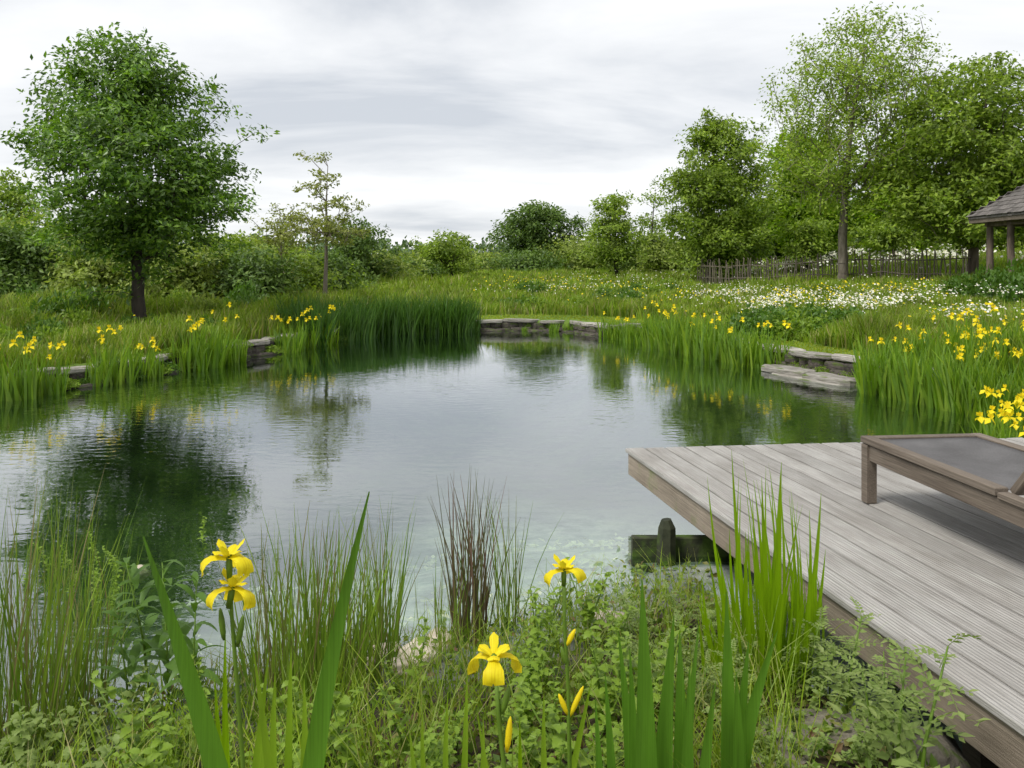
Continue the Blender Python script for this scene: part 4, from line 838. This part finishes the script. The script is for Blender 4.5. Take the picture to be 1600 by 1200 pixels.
for i, (X, Y, s_) in enumerate([(4.22, 7.15, .62), (4.5, 7.5, .7), (4.75, 7.9, .7)]):
    place_clump('iris_clump', 'yellow flag iris clump standing in water beyond the lounger, %s from it' % nth(i), 'irises beyond the lounger', X, Y, IC[i], s_, 8, (.75, 1.15), z=-.1)
# floating algae by the shores
def algae():
    out = []
    for (x, y, sx, sy, n) in [(215, 617, 60, 13, 2600), (130, 632, 50, 8, 900), (300, 602, 30, 6, 700), (850, 521, 55, 2.2, 900), (930, 526, 20, 2.5, 400), (30, 640, 30, 8, 500)]:
        p = np.array([at(a, b, .004) for a, b in zip(rng.normal(x, sx, n), np.clip(rng.normal(y, sy, n), 516, 700))]); out.append(p[pond_d(p[:, 0], p[:, 1]) < .05])
    c = np.concatenate(out); c = c[wob(c[:, 0], c[:, 1], 3.0) + .5 * wob(c[:, 0], c[:, 1], 9.0) > .12]; n = len(c); c[:, 2] = rng.uniform(-.07, -.006, n)
    v, f = leaf_quads(c, np.concatenate([rng.normal(0, 1, (n, 2)), np.zeros((n, 1))], 1), np.tile([[0, 0, 1.]], (n, 1)) + rng.normal(0, .06, (n, 3)), rng.uniform(.05, .14, n), rng.uniform(.03, .07, n), .02)
    tag(put('floating_algae', mesh('floating_algae', v, f, 'algae')), 'yellow-green algae floating along the pond edge', 'algae', kind='stuff')
algae()
def weed():
    n = 2600; X = rng.uniform(-2.2, 1.6, n); Y = rng.uniform(3.7, 7.5, n); D = pond_d(X, Y); k = (D < -.1) & (wob(X, Y, 4.5) > .05); X, Y, D = X[k], Y[k], D[k]; n = len(X)
    c = np.stack([X, Y, ground_z(X, Y, D) + rng.uniform(.01, .07, n)], 1)
    v, f = leaf_quads(c, rng.normal(0, 1, (n, 3)) * np.array([1, 1, .4]), rng.normal(0, .3, (n, 3)) + np.array([0, 0, 1.]), rng.uniform(.03, .09, n), rng.uniform(.02, .05, n))
    tag(put('submerged_pondweed', mesh('submerged_pondweed', v, f, 'pondweed')), 'pale pondweed lying on the shallow bed near the bank', 'pondweed', kind='stuff')
weed()

# ------------------------------------------------------------------ foreground plants
def near_leaf(tip, base, width, mat='iris_near', bow=0.0, rows=12, nm='leaf'):
    """sword leaf from base to tip (world points), creased along its middle"""
    tip = np.array(tip, float); base = np.array(base, float); ax = tip - base; L = np.linalg.norm(ax); side = unit(np.cross(ax, np.array([0, 1., 0]))); nn = np.array([0, -1., 0]); V = []
    for k in range(rows):
        t = k / (rows - 1); w = width * 1.3 * min(1, .75 + t) * max(.03, (1 - t ** 2.4)) ** .9; c = ax * t + side * bow * math.sin(math.pi * t) * L
        V += [c - side * w / 2 + nn * w * (.22 + .1 * math.sin(5 * t)), c, c + side * w / 2 + nn * w * (.12 - .1 * math.sin(5 * t))]
    f = []
    for k in range(rows - 1):
        for j in range(2): f.append((3 * k + j, 3 * k + j + 1, 3 * k + 4 + j, 3 * k + 3 + j))
    return mesh(nm, V, np.array(f), mat, True), base
def petal_mesh(nm, L, W, droop, up, mat='petal', rows=7, cols=5, neck=.3):
    V = []
    for i in range(rows):
        t = i / (rows - 1); w = W * (neck + (1 - neck) * math.sin(min(1, t * 1.25) * math.pi / 2) ** 2) * (1 - max(0, (t - .72) / .28) ** 2 * .85)
        x = L * (math.sin(t * droop) / droop if droop else t); z = L * (up * t - (1 - math.cos(t * droop)) / max(droop, .01) * .95)
        for j in range(cols):
            s = j / (cols - 1) * 2 - 1; V.append((x, s * w / 2 * (1 + .06 * math.sin(17 * t)), z - .16 * w * s * s + .05 * W * math.sin(9 * t + 4 * s)))
    f = [(i * cols + j, i * cols + j + 1, (i + 1) * cols + j + 1, (i + 1) * cols + j) for i in range(rows - 1) for j in range(cols - 1)]
    return mesh(nm, V, np.array(f), mat, True)
FALL = petal_mesh('fall_petal', .102, .046, 2.1, .34, neck=.42); STD = petal_mesh('standard_petal', .030, .020, .5, 1.25, neck=.6); STY = petal_mesh('style_petal', .038, .026, 1.2, .8, neck=.7)
def iris_bloom(parent, loc, rz, s=1.0, wilt=False):
    f = bpy.data.objects.new('flower', None); COL.objects.link(f); f.parent = parent; f.location = loc; f.rotation_euler = (random.gauss(0, .08), random.gauss(0, .08), rz); f.scale = (s, s, s); f.empty_display_size = .03
    for k in range(3):
        a = k * 2.094; c, q = math.cos(a), math.sin(a)
        put('fall_petal', FALL, f, (.006 * c, .006 * q, .012), (random.gauss(0, .1), random.gauss(0, .12), a))
        put('style_petal', STY, f, (.004 * c, .004 * q, .016), (0, 0, a))
        put('standard_petal', STD, f, (.005 * math.cos(a + 1.047), .005 * math.sin(a + 1.047), .014), (0, 0, a + 1.047))
    put('flower_tube', MB().tube([(0, 0, -.035), (0, 0, -.01), (0, 0, .016)], [.006, .0075, .006], 8).mesh('flower_tube', 'stem_green', True), f)
    return f
def stem(parent, pts, r0, r1, nm='stem', mat='stem_green'):
    pts = np.array(pts); k = len(pts); put(nm, MB().tube(pts, np.linspace(r0, r1, k), 8).mesh(nm, mat, True), parent)
def bud(parent, loc, L=.06, tilt=(0, .25), yel=True, rz=0):
    m = MB().tube([(0, 0, 0), (0, 0, L * .25), (0, 0, L * .6), (0, 0, L * .9), (0, 0, L)], [.003, .0065, .007, .004, .001], 8).mesh('bud', 'yellow' if yel else 'stem_green', True)
    put('bud', m, parent, loc, (tilt[0], tilt[1], rz))
def iris_stalk(label, pix, d, blooms, buds=(), leaves=(), r=.0055):
    """pix: stem from the bloom down, photo pixels at distance d"""
    pts = [atd(x, y, d) for x, y in pix]; g0 = gz(pts[-1][0], d)
    l = pts[-1] - pts[-2]; k = (g0 - .03 - pts[-1][2]) / min(l[2], -.01); pts.append(pts[-1] + l * max(k, .01) * np.array([.6, 1, 1])); base = pts[-1].copy(); base[2] = g0
    t = thing('flag_iris', label, 'iris', base, 0)
    stem(t, [p - base for p in pts], r * .75, r)
    for x, y, s, rz in blooms: iris_bloom(t, atd(x, y, d) - base, rz, s)
    for x, y, L_, tl, ye in buds: bud(t, atd(x, y, d) - base, L_, tl, ye)
    for (tx, ty_, w, dl, bow, mt) in leaves:
        tip = atd(tx, ty_, d + dl); bs = base + np.array([random.uniform(-.05, .05), dl + random.uniform(-.02, .02), -.03]); me, b0 = near_leaf(tip, bs, w, mt, bow); put('leaf', me, t, b0 - base)
    return t
iris_stalk('flag iris with two stacked yellow blooms between two long leaves', [(359, 895), (362, 960), (372, 1090), (380, 1200)], 1.8, [(358, 878, 1.0, 1.5), (362, 925, .98, 1.72)], [(350, 1000, .07, (0, -.12), False), (371, 1010, .07, (0, .18), False)],
           [(352, 980, .018, .02, .02, 'iris_bright'), (395, 1010, .02, .05, -.02, 'iris_mid'), (335, 1060, .02, -.02, .02, 'iris_bright'), (420, 1020, .02, .06, 0, 'iris_mid')])
iris_stalk('flag iris with one broad yellow bloom facing out', [(775, 1062), (779, 1120), (788, 1200)], 1.75, [(772, 1035, 1.06, -1.57)], [(792, 1175, .075, (0, .1), True), (785, 1115, .06, (0, .25), False)], [(745, 1110, .016, .03, .02, 'iris_mid'), (812, 1120, .016, .05, 0, 'iris_bright')])
iris_stalk('tall thin flag iris with small spread bloom and low buds', [(881, 905), (882, 970), (888, 1080), (890, 1200)], 2.1, [(881, 895, .92, 1.4)], [(888, 1118, .06, (0, -.42), True), (890, 1120, .085, (0, .42), True), (884, 1010, .05, (0, .5), True), (886, 1040, .05, (0, -.3), False)], [(850, 1080, .015, .05, .02, 'iris_mid'), (925, 1060, .016, .05, 0, 'iris_mid')])
def leaf_fan(label, d, base_px, leaves, mat='iris_near', grp=None):
    X = (base_px - 800) * d / F; base = np.array([X, d, gz(X, d)]); t = thing('iris_leaf_fan', label, 'iris', base, 0, grp)
    for (tx, ty_, w, bx, dl, bow) in leaves:
        tip = atd(tx, ty_, d + dl); bs = np.array([(bx - 800) * (d + dl) / F, d + dl * .6, base[2] - .04]); me, b0 = near_leaf(tip, bs, w, mat, bow); put('leaf', me, t, b0 - base)
    return t
leaf_fan('two very long dark sword leaves arching apart around the double iris', 1.25, 470, [(224, 838, .046, 470, 0, -.04), (577, 768, .038, 520, .05, .06)])
leaf_fan('tight fan of broad upright sword leaves left of the deck', 1.95, 1030, [(1003, 905, .043, 1015, 0, 0), (1053, 962, .040, 1030, .03, .015), (1062, 985, .034, 1060, .1, 0), (966, 985, .026, 985, .06, -.02), (984, 1010, .024, 1000, .02, 0), (1092, 975, .022, 1065, .1, .02), (945, 1050, .022, 960, .05, -.01), (1078, 1040, .03, 1075, .02, .01), (1118, 1065, .03, 1090, -.03, .02), (930, 1090, .02, 950, .0, 0), (1000, 1080, .03, 1005, -.06, 0)])
leaf_fan('narrower dark sword leaves between the broad fan and the deck clump', 2.15, 1150, [(1135, 925, .034, 1140, 0, 0), (1215, 985, .036, 1150, -.05, .05), (1128, 1040, .03, 1140, .02, -.02), (1170, 1000, .03, 1150, .05, .02), (1150, 1050, .03, 1165, -.08, 0)])
leaf_fan('low fan of mid-green sword leaves at the foot of the double iris', 2.0, 440, [(430, 1050, .022, 440, 0, .02), (455, 1010, .020, 450, .05, 0), (412, 1085, .022, 425, .0, .03), (475, 1060, .022, 470, .1, -.02), (500, 1100, .02, 480, .05, -.03)], 'iris_mid')
leaf_fan('low loose fan of narrow leaves at the foot of the broad iris bloom', 2.05, 720, [(700, 1080, .016, 712, 0, .03), (730, 1050, .016, 722, .05, 0), (660, 1110, .016, 700, .0, .05), (640, 1140, .018, 690, .1, .04), (755, 1120, .016, 735, .05, -.03)], 'iris_mid')
random.seed(31)
ce = []
for k in range(78):
    x = random.uniform(1090, 1285); hi = 1010 - 270 * (1 - ((x - 1190) / 115) ** 2) * random.uniform(.3, 1.05) - 20
    ce.append((x + random.uniform(-12, 12), hi, random.uniform(.006, .015), 1120 + (x - 1095) * .75 + random.uniform(-16, 16), random.uniform(-.25, .3), random.uniform(-.05, .05)))
ce += [(1143, 702, .016, 1170, .1, .01), (1221, 722, .026, 1215, 0, .01), (1283, 770, .020, 1240, .05, -.02), (1190, 745, .018, 1195, .1, 0), (1105, 745, .012, 1150, .15, .02), (1290, 858, .016, 1245, 0, -.03)]
leaf_fan('bright green clump of narrow reed leaves growing up past the deck edge', 3.1, 1195, ce, 'iris_bright')

# rush tussocks
def rush(label, x, ybase, tops, mat, n, spread, seed, w=.005, lean=.10, grp=None, zb=None):
    p = np.array(at(x, ybase, .02)); p[2] = min(gz(p[0], p[1]), .05) if zb is None else zb; g = np.random.default_rng(seed)
    h = (E - p[2]) - (tops - HZ) * p[1] / F
    a = g.uniform(0, 6.28, n); rr = spread * np.sqrt(g.uniform(0, 1, n)); b = np.stack([rr * np.cos(a), rr * np.sin(a), np.full(n, -.08)], 1)
    dr = unit(np.stack([b[:, 0] / spread * lean + g.normal(0, lean * .6, n), b[:, 1] / spread * lean + g.normal(0, lean * .6, n), np.ones(n)], 1)); hh = h * (1 - .62 * g.uniform(0, 1, n) ** 1.4)
    t_ = g.uniform(-.9, .9, n); sd = np.stack([np.cos(t_), np.sin(t_), 0 * t_], 1); be = np.stack([g.normal(0, .10, n) * hh, g.normal(0, .10, n) * hh, 0 * hh], 1)
    v, f = ribbons(b, dr, sd, hh + .08, w * g.uniform(.7, 1.3, n), be, 6, .12, .35)
    t = thing('rush_tussock', label, 'rush', p, 0, grp); put('stems', mesh('stems', v, f, mat), t); return t
rush('brown-tipped rush tussock standing tallest at the shallow water edge', 735, 985, 735, 'rush_brown', 80, .085, 1, .0062, .05)
rush('slim green and brown rush tussock right of the tallest brown-tipped tussock', 795, 965, 755, 'rush', 36, .06, 2, .005, .06)
rush('thin green rush tussock between the double iris and the brown-tipped rushes', 600, 1000, 770, 'rush', 60, .07, 3, .0055, .07)
rush('wide dense rush tussock spreading at the left bank corner', 20, 1150, 765, 'rush', 260, .20, 4, .0052, .13)
rush('short rush tussock beside the wide dense one', 118, 1090, 915, 'rush', 120, .12, 5, .005, .13)
rush('green grassy rush tussock behind the double iris', 480, 1110, 800, 'rush', 230, .20, 6, .0066, .10)
rush('green grassy rush tussock right of the long arching leaf', 560, 1060, 860, 'rush', 110, .13, 7, .006, .10)
rush('thin loose rush tussock standing in the water past the left weeds', 150, 960, 830, 'rush', 46, .16, 8, .004, .16, zb=-.05)
rush('sparse low rush tussock behind the thin-stemmed iris', 690, 1010, 840, 'rush', 26, .08, 9, .0045, .16)

# broad-leaved herbs with each leaf its own piece
def herb_leaf(nm, L, W, lobes, mat, rows=9):
    V = []
    for i in range(rows):
        t = i / (rows - 1); w = W * math.sin(math.pi * min(1, t * .93 + .07)) ** .8 * (1 + (.28 if i % 2 else -.28) * lobes)
        z = .18 * L * math.sin(t * 2.2) - .28 * L * t * t; V += [(t * L, -w / 2, z + .1 * w), (t * L, 0, z), (t * L, w / 2, z + .1 * w)]
    f = [(3 * k + j, 3 * k + j + 1, 3 * k + 4 + j, 3 * k + 3 + j) for k in range(rows - 1) for j in range(2)]
    return mesh(nm, V, np.array(f), mat, True)
def pinnate_leaf(nm, L, W, mat, n=6):
    V = []; Fq = []; o = 0
    for k in range(n):
        t = (k + 1) / n; x = L * t; z = .2 * L * math.sin(t * 2.2) - .3 * L * t * t; ll = W * (1 - .45 * t)
        for sgn in (-1, 1):
            c = np.array([[x, 0, z]]); v, f = leaf_quads(c, np.array([[.55, sgn * 1., -.1]]), np.array([[0, 0, 1.]]), np.array([ll]), np.array([ll * .5])); V.append(v); Fq.append(f + o); o += 4
    v, f = leaf_quads(np.array([[L, 0, -.1 * L]]), np.array([[1., 0, -.2]]), np.array([[0, 0, 1.]]), np.array([W * .8]), np.array([W * .4])); V.append(v); Fq.append(f + o); o += 4
    b = np.array([(0, -.002, 0), (L * .5, -.0015, .12 * L), (L, -.001, -.1 * L), (L, .001, -.1 * L), (L * .5, .0015, .12 * L), (0, .002, 0)]); V.append(b); Fq.append(np.array([[0, 1, 4, 5], [1, 2, 3, 4]]) + o)
    return mesh(nm, np.concatenate(V), np.concatenate(Fq), mat)
def herb_proto(kind, seed):
    g = random.Random(seed); H = {'nettle': .34, 'lobed': .28, 'feather': .30, 'pale': .24, 'dock': .46}[kind]
    mt = {'nettle': 'herb', 'lobed': 'herb', 'feather': 'herb_pale', 'pale': 'herb_pale', 'dock': 'herb_dark'}[kind]
    if kind == 'feather': lm = pinnate_leaf('leaf', .12, .042, mt)
    elif kind == 'dock': lm = herb_leaf('leaf', .13, .034, .1, mt)
    else: lm = herb_leaf('leaf', .058, .034, {'nettle': .45, 'lobed': 1.0, 'pale': .8}[kind], mt)
    nl = {'nettle': 26, 'lobed': 24, 'feather': 14, 'pale': 22, 'dock': 22}[kind]
    root = bpy.data.objects.new('proto', None); COL.objects.link(root)
    lean = (g.gauss(0, .10), g.gauss(0, .10))
    put('stem', MB().tube([(0, 0, -.05), (lean[0] * .3, lean[1] * .3, H * .4), (lean[0], lean[1], H)], [.005, .004, .002], 6).mesh('stem', 'stem_green', True), root)
    for k in range(nl):
        t = (k + 1) / nl; a = k * 2.4 + g.uniform(-.3, .3); s = (1.15 - .55 * t) * g.uniform(.8, 1.2)
        put('leaf', lm, root, (lean[0] * t * t, lean[1] * t * t, H * (.08 + .92 * t)), (g.gauss(0, .2), g.uniform(-.75, .15), a), (s, s, s))
    return root
PROTO = {k: [herb_proto(k, 700 + 10 * i + j) for j in range(3)] for i, k in enumerate(('nettle', 'lobed', 'feather', 'pale', 'dock'))}
used = set()
_b = at(1290, 1160, .2); BC = (_b[0], _b[1] - .05)
LM = [('double iris', -.575, 1.8), ('broad iris bloom', -.04, 1.75), ('thin-stemmed iris', .13, 2.1), ('broad sword leaf fan', .345, 1.95), ('deck-edge reed clump', .94, 3.1), ('boulder', 1.0, 2.55), ('plank wall', .75, 4.7),
      ('wide dense rushes', -1.8, 3.0), ('grassy rushes', -.8, 3.1), ('brown-tipped rushes', -.19, 3.75), ('pale shore stones', -.45, 3.5)]
def where(X, Y, s):
    o = sorted(LM, key=lambda l: (l[1] - X) ** 2 + (l[2] - Y) ** 2); return ('small' if s < .62 else 'mid-sized' if s < .85 else 'tall'), 'beside the %s towards the %s' % (o[0][0], o[1][0])
def herb(kind, x, y, s, label, grp, name, dz=0.0, z=None):
    Y = F * (E - .1) / (y - HZ); X = (x - 800) * Y / F; zz = gz(X, Y); Y = F * (E - zz) / (y - HZ); X = (x - 800) * Y / F; zz = gz(X, Y) if z is None else z
    e2 = ((X - BC[0]) / .42) ** 2 + ((Y - BC[1]) / .30) ** 2
    if e2 < 1: zz = max(zz, .03 + .15 * math.sqrt(1 - e2) ** .8)
    j = random.randrange(3); r = PROTO[kind][j]; sz, wh = where(X, Y, s); label = '%s %s %s' % (sz, label, wh)
    if (kind, j) in used: r = copy_tree(r)
    else: used.add((kind, j))
    r.name = name; r.location = (X, Y, max(zz, -.02) + dz); r.rotation_euler = (0, 0, random.uniform(0, 6.28)); r.scale = (s, s, s * random.uniform(.85, 1.15)); tag(r, label, 'plant', grp)
random.seed(5)
for (x, y, s) in [(235, 1075, 1.25), (265, 1105, 1.1), (205, 1120, 1.0), (300, 1135, 1.0)]: herb('dock', x, y, s, 'dark upright leafy weed', 'dark upright weeds', 'upright_weed')
for i in range(26): herb('nettle', random.uniform(170, 560), random.uniform(1130, 1330), random.uniform(.6, 1.05), 'toothed-leaf weed', 'toothed weeds left of the middle', 'bank_weed')
for i in range(24): herb('lobed', random.uniform(560, 830), random.uniform(1080, 1330), random.uniform(.55, .95), 'lobed-leaf weed', 'lobed weeds around the iris bloom', 'bank_weed')
for i in range(34): herb(random.choice(('nettle', 'lobed')), random.uniform(820, 1010), random.uniform(1000, 1330), random.uniform(.65, 1.1), 'loose leafy weed', 'leafy weeds behind the thin iris', 'bank_weed')
for i in range(30): herb('feather', random.uniform(985, 1200), random.uniform(975, 1150), random.uniform(.5, .8), 'pale feathery plant', 'feathery plants below the plank wall', 'feathery_plant')
for i in range(52): herb('pale', random.uniform(1130, 1430), random.uniform(1085, 1240), random.uniform(.3, .6), 'pale creeping plant', 'pale plants over the boulder', 'creeping_plant')
for (x, y, s) in [(1440, 1230, .95), (1405, 1180, .8), (1360, 1130, .8), (1300, 1080, .8), (1240, 1050, .8), (1470, 1260, 1.0), (1335, 1100, .7), (1270, 1065, .6), (1425, 1200, .7)]: herb('feather', x - 40, y, s * 1.25, 'fern-like deck-edge weed', 'fern-like weeds at the deck edge', 'fern_weed')
for i in range(14): herb('nettle', random.uniform(20, 330), random.uniform(880, 1000), random.uniform(.35, .6), 'shallow-water weed', 'weeds in the shallow water', 'water_weed', z=-.12)
for i in range(14): herb('pale', random.uniform(-20, 200), random.uniform(1120, 1320), random.uniform(.6, 1.0), 'pale leafy weed', 'pale weeds at the left corner', 'bank_weed')
# remaining prototypes go
for k, v in PROTO.items():
    for j, r in enumerate(v):
        if (k, j) not in used:
            for ch in list(r.children): bpy.data.objects.remove(ch)
            bpy.data.objects.remove(r)
# low creeping cover over the soil
def cover():
    n = 21000; Y = rng.uniform(1.2, 4.7, n); X = rng.uniform(-.75, .75, n) * Y * 1.05; D = pond_d(X, Y); k = (D > -.02) & ~((X - .8) > (5.88 - Y) * .177 + .05); X, Y, D = X[k], Y[k], D[k]; n = len(X)
    c = np.stack([X, Y, ground_z(X, Y, D) + rng.uniform(.0, .10, n) ** 1.3 * (1 + .5 * wob(X, Y, 5))], 1)
    ls = rng.uniform(.018, .05, n); v, f = leaf_quads(c, rng.normal(0, 1, (n, 3)) + np.array([0, 0, .25]), unit(rng.normal(0, .5, (n, 3)) + np.array([0, -.15, .8])), ls, ls * .6)
    tag(put('creeping_ground_cover', mesh('creeping_ground_cover', v, f, 'cover')), 'small creeping leaves covering the near bank', 'ground cover', kind='stuff')
    n = 7000; Y = rng.uniform(1.5, 4.3, n); X = rng.uniform(-.72, .35, n) * Y; D = pond_d(X, Y); k = (D > -.05) & (wob(X, Y, 2.2) > -.25); X, Y, D = X[k], Y[k], D[k]; n = len(X); h = rng.uniform(.08, .38, n) * (1 + .3 * wob(X, Y, 3)); a = rng.uniform(-1, 1, n)
    v, f = ribbons(np.stack([X, Y, ground_z(X, Y, D) - .01], 1), unit(np.stack([rng.normal(0, .25, n), rng.normal(0, .25, n), np.ones(n)], 1)), np.stack([np.cos(a), np.sin(a), 0 * a], 1), h, rng.uniform(.0025, .006, n), np.stack([rng.normal(0, .35, n) * h, rng.normal(0, .35, n) * h, -.15 * h], 1), 4, .1)
    tag(put('bank_grass', mesh('bank_grass', v, f, 'grass')), 'fine grass blades through the weeds of the near bank', 'grass', kind='stuff')
cover()
# boulder and shore stones
def boulder(name, label, loc, size, mat, seed, rz=0, group=None):
    g = np.random.default_rng(seed); nu, nv = 18, 11; V = []
    for i in range(nv):
        ph = math.pi * i / (nv - 1)
        for j in range(nu):
            th = 2 * math.pi * j / nu; V.append((math.sin(ph) * math.cos(th), math.sin(ph) * math.sin(th), math.cos(ph)))
    V = np.array(V); k = g.normal(0, 1, (7, 3)) * 1.6; r = 1 + sum(.07 * np.sin(V @ k[i] * (1 + .4 * i) + i) for i in range(7)); V = np.sign(V) * np.abs(V) ** .8 * r[:, None] * np.array(size)
    f = [(i * nu + j, (i + 1) * nu + j, (i + 1) * nu + (j + 1) % nu, i * nu + (j + 1) % nu) for i in range(nv - 1) for j in range(nu)]
    return tag(put(name, mesh(name, V, np.array(f), mat, True), None, loc, (0, 0, rz)), label, 'stone', group)
p = at(1290, 1160, .2); boulder('boulder', 'broad mossy grey-brown boulder half buried beside the deck', (p[0], p[1] - .05, .06), (.42, .30, .15), 'rock_moss', 5, .4)
for i, (x, y, s) in enumerate([(600, 1015, .07), (655, 1030, .10), (690, 1000, .08), (628, 1050, .06), (580, 1040, .05), (215, 880, .07), (960, 985, .09)]):
    p = at(x, y, .02); boulder('shore_stone', ['pale stone beside the thin green rush tussock', 'largest pale stone between the rush tussocks', 'pale stone under the brown-tipped rushes', 'small pale stone below the largest one', 'smallest pale stone by the grassy rushes', 'lone pale stone in the water behind the upright weed', 'pale stone beneath the loose weeds before the plank wall'][i], (p[0], p[1], max(gz(p[0], p[1]), -.06) + .02), (s, s * .8, s * .5), 'pale_stone', 30 + i, i, 'pale shore stones')
